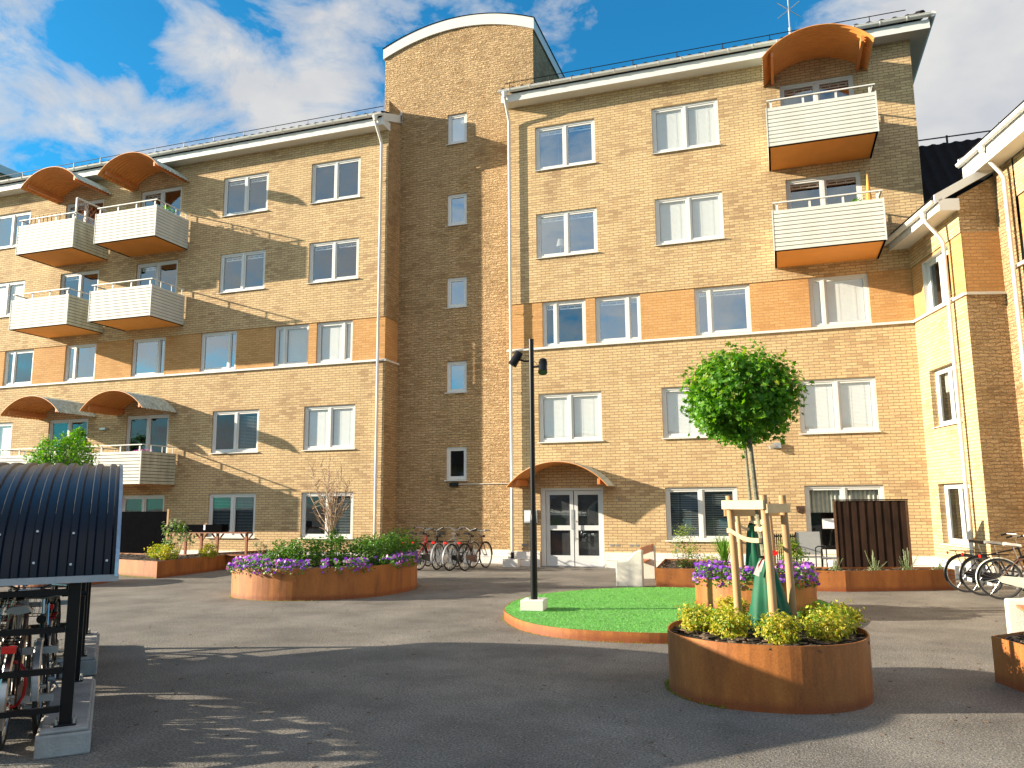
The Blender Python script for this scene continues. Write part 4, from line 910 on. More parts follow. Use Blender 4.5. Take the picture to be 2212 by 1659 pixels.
corten_planter('round_planter', 'round weathering steel planter half hidden behind the blue shelter roof', circ(-15.4, 14.1, .92), .52, .45, group='round steel planters')
LB = [(-14.19, 15.61), (-14.29, 18.25), (-13.35, 18.3), (-13.2, 20.2), (-14.5, 20.3), (-15.4, 18.0), (-18.9, 18.3), (-18.9, 16.9), (-15.9, 16.07)]
corten_planter('angular_planter', 'low angular steel bed with yellow bushes in front of the left terrace', LB, .40, .35, group='angular steel beds')
RB1 = [(-2.46, 16.42), (-1.6, 16.5), (-1.6, 17.9), (-2.25, 19.1), (-2.75, 19.1)]
RB = [(-2.46, 16.42), (.50, 16.55), (1.09, 16.55), (3.10, 17.42), (3.0, 18.0), (.95, 17.45), (-1.0, 17.55), (-1.9, 19.2), (-2.65, 19.2)]
corten_planter('angular_planter', 'long angular steel bed below the dark wooden screen', RB, .385, .33, group='angular steel beds')
corten_planter('angular_planter', 'steel bed cut off by the right edge of the picture, rusty orange', [(1.83, 8.83), (2.05, 8.15), (2.6, 7.55), (4.4, 8.0), (4.3, 9.3), (2.2, 9.22)], .42, .36, group='angular steel beds')

# ------------------------------------------------------------------ staked round-headed trees
def tree(loc, ztop_c, R_, label, seed, nleaf=5200, base=0, second=False):
    T = thing('round_tree', label, 'tree', loc, group='round-headed trees in planters'); rn = random.Random(seed)
    tr_ = MB(); zc = ztop_c - loc[2]
    pts = [(0, 0, -.05), (.01, 0, .35), (-.012, .01, .8), (-.05, 0, 1.25), (-.09, .0, zc - R_ * .75), (-.12, 0, zc - .1), (-.12, 0, zc + R_ * .5)]
    tr_.tube(pts, [.034, .030, .028, .026, .024, .02, .008], 9); tr_.build('trunk', M_bark, T, smooth=True)
    cx_ = -.13; lb = MB()
    for i in range(26):
        d = Vector((rn.gauss(0, 1), rn.gauss(0, 1), abs(rn.gauss(0, .7)) - .15)).normalized(); s = Vector((cx_, 0, zc - R_ * .65 + rn.random() * R_ * .9)); e_ = Vector((cx_, 0, zc)) + d * R_ * .88
        mid = (s + e_) / 2 + Vector((rn.gauss(0, .03), rn.gauss(0, .03), .04)); lb.tube([s, mid, e_], [.012, .008, .003], 5)
    lb.build('limbs', M_bark, T)
    cr_ = MB(); lobed(cr_, (cx_, 0, zc), (R_ * 1.06, R_ * 1.06, R_ * .84), int(nleaf * 1.25), .062, rn, 300, .50, (0,))
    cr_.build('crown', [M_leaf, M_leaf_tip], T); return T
def stakes(loc, label, group, zt, rot=0, poss=None):
    T = thing('tree_stakes', label, 'tree stakes', loc, group=group)
    bases = poss or [(-.20, -.30), (.10, -.42) , (.30, -.12), (.02, .34)]
    tops = [(x - .04, y * .88) for x, y in bases]; H = zt - loc[2]
    for (a, b) in zip(bases, tops):
        m_ = MB(); m_.tube([(a[0], a[1], -.08), ((a[0] + b[0]) / 2 + .006, (a[1] + b[1]) / 2, H * .5), (b[0], b[1], H)], [.040, .037, .034], 12); m_.build('stake', M_wood_stake, T, smooth=True, angle=60)
    def brd(p, q, z, ex=.05):
        m_ = MB(); p = Vector((*p, z)); q = Vector((*q, z)); d = (q - p).normalized(); m_.bar(p - d * ex, q + d * ex, .022, .085); m_.build('cross_board', M_board, T, bevel=.002)
    t0, t1, t2 = tops; o_ = .046
    def outw(p, q):
        d = (Vector(q) - Vector(p)).normalized(); n_ = Vector((d.y, -d.x)); mid = (Vector(p) + Vector(q)) / 2
        if n_.dot(mid - Vector((-.04, 0))) < 0: n_ = -n_
        return tuple(Vector(p) + n_ * o_), tuple(Vector(q) + n_ * o_)
    brd(*outw(t0, t1), H - .09); brd(*outw(t1, t2), H - .125); brd(*outw(t2, t0), H - .16)
    for (sx, sz, tz) in ((0, H - .34, H - .43), (1, H - .25, H - .32)):
        m_ = MB(); s_ = tops[sx]; f0 = Vector((s_[0], s_[1] - .036, sz)); tk = Vector((-.03, -.03, tz))
        for k in range(8):
            a = f0.lerp(tk, k / 8); b = f0.lerp(tk, (k + 1) / 8); sg = -.03 * math.sin(math.pi * k / 8); sg2 = -.03 * math.sin(math.pi * (k + 1) / 8)
            m_.face([a + Vector((0, 0, sg - .022)), b + Vector((0, 0, sg2 - .022)), b + Vector((0, 0, sg2 + .022)), a + Vector((0, 0, sg + .022))])
        m_.tube([(s_[0], s_[1], sz - .022), (s_[0], s_[1], sz + .022)], .036, 12, caps=False); m_.tube([(-.03, 0, tz - .022), (-.03, 0, tz + .022)], .034, 12, caps=False)
        m_.build('webbing_strap', M_webbing, T)
    return T
def bag(loc, label, group, h, rb, ribbon=False, root_group=None):
    T = thing('watering_bag', label, 'watering bag', loc, group=group); m_ = MB(); n = 36; L = 12; rn = random.Random(4)
    vs_ = []
    for j in range(L + 1):
        t = j / L; r = rb * (1 - t) ** .85 * .95 + .048 * t ** .5 + .004
        for i in range(n):
            a = 2 * math.pi * i / n; rr = r * (1 + .10 * math.sin(5 * a + t * 3) * (1 - t * .4) + .04 * math.sin(11 * a)); vs_.append((rr * math.cos(a) - .02 * t, rr * math.sin(a) * .85, h * t))
    m_.mesh(vs_, [(j * n + i, j * n + (i + 1) % n, (j + 1) * n + (i + 1) % n, (j + 1) * n + i) for j in range(L) for i in range(n)]); m_.build('bag_body', M_bag, T, smooth=True, angle=80)
    z_ = MB(); z_.tube([(rb * .25, -rb * .86, .02), (.05, -.10, h * .55), (.02, -.05, h * .98)], .006, 5); z_.build('zip', M_black, T)
    nb = MB(); nb.tube([(-.02, 0, h * .9), (-.02, 0, h * 1.03)], [.055, .04], 14); nb.build('collar', M_blackmat, T, smooth=True)
    return T
tb = (-.20, 8.05, .46)
tree((-.17, 8.10, .46), 2.735, .465, 'round-crowned maple in the foreground planter, glossy green with yellow shoot tips', 11, 6400)
stakes((-.185, 8.10, .46), 'pale wooden stakes with new pine boards round the foreground tree', 'tree stakes', 1.76, poss=[(-.255, .12), (.075, -.25), (.245, .22)])
bag((-.15, 8.10, .465), 'green watering bag round the foreground trunk, with red ribbon above', 'watering bags', .70, .21)
rb_ = thing('plastic_ribbon', 'red and white ribbon tied round the foreground trunk', 'ribbon', (-.17, 8.0, 1.16))
m_ = MB(); m_.tube([(0, .09, 0), (.04, .06, .01), (.045, .02, 0)], .012, 6)
for pth, w_ in (([(0, .03, .02), (.06, 0, .045), (.12, -.01, .06)], .035), ([(0, .03, .0), (-.03, 0, -.02), (-.06, -.01, -.07)], .04), ([(0, .03, .02), (.05, 0, .06), (.10, 0, .07)], .03)):
    for a, b in zip(pth, pth[1:]): m_.face([(a[0], a[1], a[2] - w_ / 2), (b[0], b[1], b[2] - w_ / 2), (b[0], b[1], b[2] + w_ / 2), (a[0], a[1], a[2] + w_ / 2)])
m_.build('knot', M_red, rb_); m_ = MB(); m_.face([(-.06, .0, -.03), (-.03, .0, -.0), (-.06, -.01, -.16), (-.11, -.01, -.14)]); m_.face([(-.02, .0, -.01), (-.0, .0, .0), (-.04, -.012, -.12), (-.07, -.012, -.10)]); m_.build('tail', M_ribbon_w, rb_)
tree((-.40, 13.2, .49), 2.98, .42, 'second round-crowned maple, behind the foreground tree on the green island', 12, 3000)
stakes((-.42, 13.2, .49), 'wooden stakes round the second tree, behind the foreground stakes', 'tree stakes', 1.70, poss=[(-.20, -.10), (.28, -.12), (-.02, .36)])
bag((-.43, 13.2, .49), 'green watering bag round the trunk of the second tree on the island', 'watering bags', .85, .15)
tree((-15.55, 14.1, .45), 2.78, .60, 'round-crowned maple showing its top above the blue shelter roof', 13, 4000)

# ------------------------------------------------------------------ bushes
def bush(loc, rx, ry, h, n, size, mats, label, cat='bush', group=None, name='bush', seed=1, clumps=40, stems=6, shell=.35):
    T = thing(name, label, cat, loc, group=group); rn = random.Random(seed)
    m_ = MB(); leaves(m_, (0, 0, h * .52), (rx, ry, h * .55), n, size, rn, clumps=clumps, shell=shell, mi=tuple(range(len(mats))), minz=.01, up=.5); m_.build('foliage', mats, T)
    s_ = MB()
    for i in range(stems):
        a = rn.random() * 6.28; s_.tube([(0, 0, -.03), (math.cos(a) * rx * .3, math.sin(a) * ry * .3, h * .35), (math.cos(a) * rx * .6, math.sin(a) * ry * .6, h * .75)], [.007, .005, .002], 4)
    s_.build('stems', M_twig, T); return T
SP = [M_spirea, M_spirea, M_spirea_in]
for i, (x, y, r_, h, lb_) in enumerate((
    (-.80, 7.95, .22, .32, 'golden spirea bush at the left side of the foreground planter, largest on that side'),
    (-.50, 7.70, .22, .33, 'golden spirea bush front left in the foreground planter beside the left stake'),
    (-.52, 8.50, .19, .33, 'golden spirea bush at the back left of the foreground planter'),
    (-.07, 7.50, .205, .30, 'golden spirea bush in front of the green watering bag in the foreground planter'),
    (.32, 7.72, .23, .36, 'golden spirea bush front right in the foreground planter, right of the stakes'),
    (.47, 8.10, .21, .35, 'golden spirea bush at the right side of the foreground planter'),
    (.26, 8.35, .16, .30, 'small golden spirea bush behind the right stake in the foreground planter'))):
    bush((x, y, .47), r_ * .80, r_ * .80, h * .78, 1700, .032, SP, lb_, group='golden spirea bushes', seed=20 + i, clumps=80)
for i, (x, y, r_, h, lb_) in enumerate(((-15.3, 16.8, .34, .42, 'yellow-green bush nearest the blue shelter in the left steel bed'), (-14.75, 16.6, .30, .42, 'yellow-green bush left of the pale-stemmed bush in the left steel bed'), (-14.35, 17.6, .26, .38, 'yellow-green bush in the left steel bed right of the pale-stemmed bush'))):
    bush((x, y, .36), r_ * .85, r_ * .85, h * .8, 1100, .045, SP, lb_, group='yellow bushes in the left bed', seed=40 + i)
bush((-15.0, 17.2, .36), .42, .3, .95, 420, .09, [M_shrub, M_grey_leaf], 'open bush with pale stems in the left steel bed before the dark table', name='bush', seed=50, clumps=14, stems=9, shell=.5)
bush((-13.75, 19.0, .36), .25, .25, .30, 200, .05, [M_grey_leaf], 'small grey-green plant at the back end of the left steel bed', seed=51, clumps=10)
ov = [(-9.55, 14.0, .40, 'darkest'), (-9.0, 13.9, .44, ''), (-8.55, 14.1, .48, ''), (-8.2, 14.9, .46, ''), (-7.75, 14.35, .46, ''), (-7.55, 15.1, .55, ''), (-8.0, 15.6, .50, '')]
names_ov = ['leftmost green shrub in the oval planter', 'second green shrub from the left in the oval planter', 'green shrub just left of the bare birch in the oval planter', 'green shrub behind the birch trunk in the oval planter', 'green shrub just right of the bare birch in the oval planter', 'rightmost green shrub in the oval planter beside the red bicycle', 'green shrub at the back right of the oval planter']
for i, (x, y, h, _) in enumerate(ov): bush((x, y, .5), .38, .36, h * 1.15, 1500, .055, [M_shrub, M_shrub, M_petunia_leaf], names_ov[i], group='green shrubs in the oval planter', name='shrub', seed=60 + i, clumps=40)
# right bed plants
bush((-1.95, 17.3, .34), .27, .25, .85, 1300, .04, [M_grey_leaf, M_shrub, M_spirea_in], 'tall feathery bush at the left end of the right steel bed', seed=71, clumps=46)
bush((-1.45, 17.1, .34), .30, .22, .22, 500, .04, [M_spirea_in, M_spirea], 'low yellowish plant between feathery bush and iris clump', seed=72, clumps=20)
bush((.15, 17.0, .34), .26, .26, .62, 900, .05, [M_spirea_in, M_shrub], 'green bush in the right steel bed in front of the terrace chair', seed=73)
def blades(loc, n, h, label, seed, mats=M_blade, w_=.012, spread=.35, name='iris_clump', cat='plant'):
    T = thing(name, label, cat, loc); rn = random.Random(seed); m_ = MB()
    for i in range(n):
        a = rn.random() * 6.28; s = spread * rn.random(); hh = h * (.6 + .5 * rn.random()); d = Vector((math.cos(a), math.sin(a), 0)); sd = Vector((-d.y, d.x, 0)) * w_
        p = [d * .04 * rn.random(), d * s * .4 + Vector((0, 0, hh * .6)), d * s + Vector((0, 0, hh)), d * (s * 1.45) + Vector((0, 0, hh * .88))]; ww = [1, .9, .5, .05]
        for k in range(3): m_.face([p[k] - sd * ww[k], p[k] + sd * ww[k], p[k + 1] + sd * ww[k + 1], p[k + 1] - sd * ww[k + 1]])
    m_.build('leaves', mats, T); return T
blades((-1.15, 17.15, .34), 90, .62, 'iris clump with long arching blades in the right steel bed', 5)
def sprig(loc, n, h, label, seed):
    T = thing('lavender_plant', label, 'plant', loc, group='grey sprigs in the right bed'); rn = random.Random(seed); m_ = MB(); s_ = MB()
    for i in range(n):
        a = rn.random() * 6.28; r_ = .16 * rn.random(); hh = h * (.5 + .6 * rn.random()); top = Vector((math.cos(a) * r_ * 1.6, math.sin(a) * r_, hh)); s_.tube([(0, 0, 0), top * .5 + Vector((math.cos(a) * .02, 0, 0)), top], .004, 4)
        for k in range(16):
            t = .15 + .85 * k / 16; p = top * t; b = rn.random() * 6.28; dd = Vector((math.cos(b), math.sin(b), .5)) * .028; sd = Vector((-math.sin(b), math.cos(b), 0)) * .009; m_.face([p, p + dd * .5 + sd, p + dd, p + dd * .5 - sd])
    leaves(m_, (0, 0, .05), (.13, .11, .07), 120, .03, rn); m_.build('foliage', M_grey_leaf, T); s_.build('stems', M_grey_leaf, T)
sprig((.95, 16.95, .34), 8, .26, 'low grey sprig plant at the foot of the left edge of the wooden screen', 1)
sprig((1.65, 17.05, .34), 12, .38, 'grey-green sprig plant below the middle of the wooden screen', 2)
sprig((2.25, 17.25, .34), 11, .42, 'grey-green sprig plant near the right edge of the wooden screen', 3)
sprig((2.85, 17.5, .34), 9, .24, 'pale green sprig plant in the bed just left of the black bicycle', 4)

def flowers(poly, inner, z, n, label, rn, h=.14, hang=.14, mix=.75, arc=None, loc=(0, 0)):
    """petunia fringe along the rim"""
    T = thing('petunia_border', label, 'flowers', (*loc, z)); T['kind'] = 'stuff'
    lf = MB(); fl = MB(); N = len(poly)
    for i in range(n):
        j = rn.randrange(N)
        if arc and not arc(poly[j]): continue
        a = Vector(poly[j]); b = Vector(poly[(j + 1) % N]); c = Vector(inner); p = a.lerp(b, rn.random()); q = p.lerp(c, abs(rn.gauss(0, .11)) if rn.random() < .8 else -.02 - .03 * rn.random())
        ins = (q - p).dot(c - p) > 0; hz = rn.random() ** .7 * h if ins else -hang * rn.random() ** 1.5 + .02
        P3 = Vector((q.x - loc[0], q.y - loc[1], hz)); nrm = Vector((rn.gauss(0, .5), rn.gauss(0, .5) - .5, rn.random() + .1)).normalized(); t = nrm.cross(Vector((rn.random(), rn.random(), rn.random()))).normalized(); bb = nrm.cross(t)
        if rn.random() < .80:
            s = .045 * (.6 + rn.random() * .7); lf.face([P3 - t * s * .5, P3 + bb * s * .35, P3 + t * s * .5, P3 - bb * s * .35])
        else:
            s = .030 * (.7 + rn.random() * .5); P3 = P3 + Vector((0, 0, .02)); dens = 1 if rn.random() > mix else 0
            fl.face([P3 + (t * math.cos(k * 1.2566) + bb * math.sin(k * 1.2566)) * s * (1 if k % 1 == 0 else .6) for k in range(5)], dens)
    lf.build('leaves', M_petunia_leaf, T); fl.build('blossoms', [M_purple, M_pink], T); return T
rn = random.Random(9)
flowers(circ(-.45, 13.15, .89), (-.45, 13.15), .56, 3800, 'purple petunias spilling over the rim of the island planter', rn, h=.17, arc=lambda p: p[1] < 13.9, loc=(-.45, 13.15))
flowers(OV, (-8.7, 14.3), .57, 6500, 'purple petunias along the rim of the oval planter', rn, h=.13, hang=.12, mix=.7, loc=(-8.7, 14.3), arc=lambda p: (p[0] < -8.6 and p[1] < 14.5) or (p[0] > -7.45 and p[1] > 13.9) or (p[1] < 14 and random.Random(int(p[0] * 50)).random() < .5))
# a few trailing vines on the oval planter
T = thing('petunia_vine', 'petunia shoots hanging down the sunlit left face of the oval planter', 'vine', (-9.6, 12.7, .57)); m_ = MB(); s_ = MB(); r2 = random.Random(31)
for k in range(9):
    j = 10 + k * 2; p = Vector((OV[j % len(OV)][0], OV[j % len(OV)][1])) if False else Vector(OV[2 + k * 2]); nx = (p - Vector((-8.7, 14.3))).normalized(); L = .10 + .25 * r2.random()
    pr = [Vector((p.x + nx.x * .02 + 9.6, p.y + nx.y * .02 - 12.7, .01 - L * t)) + Vector((.08 * t * t, 0, 0)) for t in (0, .4, .8, 1)]; s_.tube(pr, .003, 4)
    for t in range(8):
        q = pr[0].lerp(pr[3], t / 7); s = .035; dd = Vector((r2.gauss(0, .5), -1 * r2.random(), r2.gauss(0, .5))).normalized() * s; sd = Vector((-dd.y, dd.x, .3 * s)); m_.face([q, q + dd * .5 + sd * .4, q + dd, q + dd * .5 - sd * .4], 0 if t < 6 else 1)
m_.build('foliage', [M_petunia_leaf, M_pink], T); s_.build('stems', M_twig, T)
# bare weeping birch
T = thing('bare_birch', 'small bare birch with pale stem and fine twigs in the oval planter', 'tree', (-8.78, 14.5, .48)); rn = random.Random(17)
m_ = MB(); m_.tube([(0, 0, -.05), (-.01, 0, .3), (0, 0, .62)], [.045, .038, .034], 8); m_.tube([(0, 0, .60), (-.03, 0, 1.0), (.0, .02, 1.5), (-.01, 0, 1.95)], [.03, .022, .012, .003], 6); m_.build('trunk', M_birch, T, smooth=True)
m_ = MB(); tw = MB()
for i in range(34):
    a = rn.random() * 6.28; z0_ = .5 + .55 * rn.random(); ln = .45 + .75 * rn.random(); o = rn.uniform(.12, .60); d = Vector((math.cos(a), math.sin(a), 0))
    pts = [Vector((0, 0, z0_)) , d * o * .45 + Vector((0, 0, z0_ + ln * .35)), d * o * .85 + Vector((rn.gauss(0, .03), 0, z0_ + ln * .75)), d * o + Vector((rn.gauss(0, .05), 0, z0_ + ln))]
    m_.tube(pts, [.010, .008, .005, .003], 4)
    for k in range(12):
        t = rn.random() * .9 + .1; j = min(2, int(t * 3)); b0 = pts[j].lerp(pts[j + 1], t * 3 - j if t < 1 else 1); dd = Vector((rn.gauss(0, .10), rn.gauss(0, .10), rn.uniform(.02, .20))); tw.tube([b0, b0 + dd * .5 + Vector((0, 0, .02)), b0 + dd], [.005, .004, .0028], 3)
m_.build('branches', M_birch, T); tw.build('twigs', M_twig, T)
m_ = MB(); leaves(m_, (.06, -.03, .55), (.17, .15, .22), 170, .06, rn, shell=.2); m_.build('shoots', M_shrub, T)

# ------------------------------------------------------------------ lamp post
T = thing('lamp_post', 'slim black lamp post with two spotlights on a white block on the green island', 'lamp post', (-3.58, 11.68, .13))
m_ = MB(); m_.box((-.17, -.19, 0), (.17, .19, .15), 0, Matrix.Rotation(.10, 4, 'Z')); m_.build('base_block', M_pole_base, T, bevel=.006)
m_ = MB(); m_.tube([(0, 0, .15), (0, 0, 1.32)], .052, 20); m_.tube([(0, 0, 1.32), (0, 0, 1.40)], [.052, .042], 20); m_.tube([(0, 0, 1.40), (0, 0, 4.12)], .039, 20); m_.tube([(0, 0, 4.10), (0, 0, 4.125)], .042, 20); m_.build('pole', M_black, T, smooth=True)
m_ = MB()
for dx, dy in ((-.07, .03), (.09, -.02), (.05, .1), (-.05, -.08)): m_.tube([(dx, dy, .15), (dx, dy, .18)], .012, 6)
m_.build('anchor_bolts', M_galv, T)
def spot(off, axis, pole_z):
    c = Vector(off); ax_ = Vector(axis).normalized(); m_ = MB(); m_.tube([c - ax_ * .115, c - ax_ * .10, c + ax_ * .06, c + ax_ * .125], [.058, .062, .068, .072], 24); 
    for k in range(3): m_.tube([c - ax_ * (.02 + k * .025), c - ax_ * (.012 + k * .025)], .068, 24)
    S = m_.build('spotlight', M_black, T, smooth=True)
    a = MB(); a.tube([(0, 0, pole_z), (c.x * .45, c.y * .45, pole_z + .0), c + ax_.cross(Vector((0, 1, 0))) * 0], .016, 8); a.tube([(0, 0, pole_z + .05), (c.x * .3, c.y * .3 - .01, pole_z + .09), (c.x * .55, c.y * .55, pole_z + .02), c - ax_ * .05], .005, 5); a.build('bracket', M_black, S)
    l = MB(); l.tube([c + ax_ * .123, c + ax_ * .1265], .066, 24); l.build('lens', M_lampglass, S)
spot((-.245, -.02, 3.83), (-.45, -.12, -.75), 3.78); spot((.195, -.03, 3.68), (.10, -.45, -.85), 3.68)

# ------------------------------------------------------------------ benches
def bench(loc, rz, label, L=1.85):
    T = thing('bench', label, 'bench', loc, rz, group='concrete benches')
    prof = [(0, 0), (.56, 0), (.56, .74), (.50, .745), (.40, .70), (.31, .60), (.24, .53), (.17, .515), (0, .51)]
    for y in (0, L - .14):
        m_ = MB(); vs_ = [(x, y, z) for x, z in prof] + [(x, y + .14, z) for x, z in prof]; n = len(prof)
        m_.mesh(vs_, [tuple(reversed(range(n))), tuple(range(n, 2 * n))] + [(i, (i + 1) % n, n + (i + 1) % n, n + i) for i in range(n)]); m_.build('end_panel', M_white_conc, T, bevel=.025)
    m_ = MB()
    for x in (.10, .22, .34): m_.box((x, .14, .42), (x + .105, L - .14, .45), 0)
    m_.build('seat', M_bench_wood, T); m_ = MB()
    m_.box((.485, .14, .62), (.515, L + .02, .78), 0, Matrix.Rotation(.0, 4, 'Y')); m_.build('backrest', M_bench_wood, T); return T
bench((-3.28, 16.42, 0), 0, 'white concrete bench with red-brown boards at the left end of the steel bed')
bench((2.40, 9.52, 0), R(-4), 'white concrete bench half cut off by the right edge of the picture')

# ------------------------------------------------------------------ wooden screen, terrace furniture
M_fencepost = simple('brown_stained_post', (.085, .042, .022), .8, var=.3, spec=.2)
T = thing('wooden_screen', 'tall dark brown board screen standing on the right terrace', 'fence', (1.77, 18.2, 0)); m_ = MB(); rn = random.Random(2)
for i in range(17):
    x = -.67 + i * .0785; jw = rn.uniform(-.006, .006); m_.box((x + jw, (.0 if i % 2 else -.016), .25 + rn.random() * .02), (x + (.092 if i % 2 else .092) + jw, (.018 if i % 2 else .0), 1.70))
m_.box((-.67, .019, .26), (.69, .026, 1.69)); m_.build('boards', M_fence, T); m_ = MB(); m_.box((-.72, -.04, 1.705), (.72, .06, 1.73)); m_.build('cap_board', M_fence, T)
for x in (-.69, .69): m_ = MB(); m_.box((x - .022, -.03, 0), (x + .022, .05, 1.70)); m_.build('post', M_fencepost, T)
def chair(loc, rz, label):
    T = thing('terrace_chair', label, 'chair', loc, rz, group='terrace chairs')
    for s in (-.27, .27):
        m_ = MB(); m_.tube([(s, -.26, 0), (s, -.25, .62), (s, -.20, .655), (s, .22, .66), (s, .27, .62)], .014, 6); m_.tube([(s, .30, 0), (s, .20, .42), (s, .32, .95)], .014, 6); m_.build('side_frame', M_black, T, smooth=True)
    m_ = MB(); m_.box((-.255, -.24, .41), (.255, .22, .43)); m_.build('seat', M_grey, T)
    m_ = MB(); v0, v1 = Vector((0, .21, .45)), Vector((0, .325, .96)); m_.face([(-.255, v0.y, v0.z), (.255, v0.y, v0.z), (.255, v1.y, v1.z), (-.255, v1.y, v1.z)]); m_.face([(.255, v0.y + .01, v0.z), (-.255, v0.y + .01, v0.z), (-.255, v1.y + .01, v1.z), (.255, v1.y + .01, v1.z)]); m_.build('backrest', M_saddle_white if False else M_galvgrey, T); return T
M_galvgrey = simple('grey_mesh_fabric', (.30, .31, .31), .6, var=.06)
chair((.60, 19.25, .05), R(8), 'grey mesh terrace chair facing the viewer left of the wooden screen'); chair((.98, 18.9, .05), R(-80), 'black framed terrace chair seen from the side touching the wooden screen')
T = thing('slatted_screen', 'low dark slatted panel behind the second tree on the right terrace', 'screen', (-.12, 20.2, 0)); m_ = MB()
for i in range(19): m_.box((-.44 + i * .046, -.01, .12), (-.44 + i * .046 + .026, .01, .93))
m_.build('slats', M_black, T); m_ = MB(); m_.box((-.46, .011, .86), (.46, .03, .90)); m_.box((-.46, .011, .2), (.46, .03, .24)); m_.box((-.46, .0, 0), (-.42, .04, .12)); m_.box((.42, .0, 0), (.46, .04, .12)); m_.build('rail', M_black, T)
P_T = thing('flower_pot', 'white plant pot on the right terrace by the chair', 'plant pot', (1.02, 18.4, .0)); m_ = MB(); m_.tube([(0, 0, 0), (0, 0, .46)], [.10, .14], 16); m_.build('pot', M_white, P_T, smooth=True)
# left terrace: dark screen, trestle of red-brown wood with black boxes
T = thing('fabric_screen', 'black fabric privacy screen with wooden post on the left terrace', 'screen', (-18.0, 19.0, 0)); m_ = MB(); m_.box((-1.6, 0, .2), (1.0, .02, 1.55)); m_.build('cloth', M_blackmat, T)
for x in (-1.6, 1.03): m_ = MB(); m_.box((x - .03, -.02, 0), (x + .03, .05, 1.62)); m_.build('post', M_wood_stake, T)
T = thing('terrace_railing', 'red-brown wooden railing with diagonal braces on the left terrace', 'railing', (-15.9, 19.0, 0))
m_ = MB(); m_.box((-1.0, -.12, .93), (1.75, .12, .965)); m_.build('top_board', M_redwood, T)
for x in (-.95, -.4, .15, .70, 1.68):
    m_ = MB(); m_.box((x - .03, -.03, 0), (x + .03, .03, .93)); m_.bar((x - .03, 0, .74), (x - .2, 0, .92), .035); m_.bar((x + .03, 0, .74), (x + .2, 0, .92), .035); m_.build('post', M_redwood, T)
m_ = MB(); m_.box((-.95, -.015, .2), (1.68, .015, .25)); m_.build('bottom_rail', M_redwood, T)
T = thing('planter_box', 'long black box lying on the red-brown railing of the left terrace', 'planter box', (-15.9, 19.0, .966)); m_ = MB(); m_.box((-1.0, -.14, 0), (.95, .14, .20)); m_.build('box', M_blackmat, T, bevel=.02)
for x in (-.35, .35): m_ = MB(); m_.box((x - .03, -.15, .06), (x + .03, -.141, .205)); m_.build('clip', M_paper, T)
# balcony odds and ends
T = thing('potted_plant', 'leafy green plant rising above the railing of the lowest left balcony', 'plant', (-21.6, 19.9, 2.6)); m_ = MB(); rn = random.Random(5); leaves(m_, (0, 0, 1.0), (.42, .3, .65), 900, .11, rn, clumps=30, shell=.3); m_.build('foliage', [M_leaf], T); m_ = MB(); m_.tube([(0, 0, 0), (0, 0, .3)], [.13, .17], 14); m_.build('pot', M_terracotta, T); m_ = MB(); m_.tube([(0, 0, .3), (0, 0, 1.0)], .012, 5); m_.build('stem', M_twig, T)
T = thing('flower_box', 'pink flowers in a box on the lowest right-hand balcony of the left wing', 'flower box', (-19.1, 20.1, 3.1)); m_ = MB(); leaves(m_, (0, 0, .25), (.42, .12, .12), 220, .06, rn); leaves(m_, (0, -.02, .32), (.42, .14, .08), 160, .05, rn, mi=(1,)); m_.build('foliage', [M_leaf, M_pink], T); m_ = MB(); m_.box((-.45, -.1, 0), (.45, .1, .18)); m_.build('box', M_wood_stake, T)
T = thing('trellis', 'dark wooden trellis on the upper left balcony', 'trellis', (-23.6, 20.9, 10.6)); m_ = MB()
for i in range(9): m_.bar((-.75 + i * .19, 0, 0), (-.75 + i * .19, 0, 1.25), .016)
for i in range(6): m_.bar((-.78, -.012, .1 + i * .21), (.8, -.012, .1 + i * .21), .016)
m_.build('lattice', M_fence, T); T.location = (-24.0, 20.0, 10.6)
T = thing('lattice_panel', 'white framed lattice panel between the two upper left balconies', 'trellis', (-22.12, 20.2, 10.5)); m_ = MB()
for a, b in (((0, -.55, 0), (0, -.55, 1.6)), ((0, .7, 0), (0, .7, 1.6)), ((0, -.55, 1.6), (0, .7, 1.6))): m_.bar(a, b, .05)
m_.build('frame', M_white, T); m_ = MB()
for i in range(7): m_.bar((0, -.55 + i * .18, .8), (0, min(.7, -.55 + i * .18 + .5), 1.55), .012); m_.bar((0, -.55 + i * .18, 1.55), (0, min(.7, -.55 + i * .18 + .5), .8), .012)
m_.build('lattice', M_redwood, T)
T = thing('balcony_plant', 'small green plant at the railing corner of the upper left-wing balcony', 'plant', (-18.9, 20.3, 11.1)); m_ = MB(); leaves(m_, (0, 0, .3), (.25, .3, .2), 160, .08, rn); m_.build('foliage', M_leaf, T); m_ = MB(); m_.tube([(0, 0, 0), (0, 0, .2)], .1, 10); m_.build('pot', M_terracotta, T)
T = thing('folded_parasol', 'folded orange parasol leaning on the lower right-wing balcony', 'parasol', (2.45, 20.3, 7.9)); m_ = MB(); m_.tube([(0, 0, 0), (.02, 0, 1.75)], .018, 8); m_.build('pole', M_wood_stake, T); m_ = MB(); m_.tube([(.005, 0, .35), (.01, 0, .9), (.02, 0, 1.78)], [.07, .085, .012], 10); m_.build('canopy', M_soffit_o, T)
T = thing('balcony_plant', 'small plant behind the railing of the lower right-wing balcony', 'plant', (2.15, 19.8, 8.55)); m_ = MB(); leaves(m_, (0, 0, .2), (.13, .1, .16), 90, .06, rn); m_.build('foliage', [M_leaf], T); m_ = MB(); m_.tube([(0, 0, 0), (0, 0, .13)], .06, 10); m_.build('pot', M_terracotta, T)
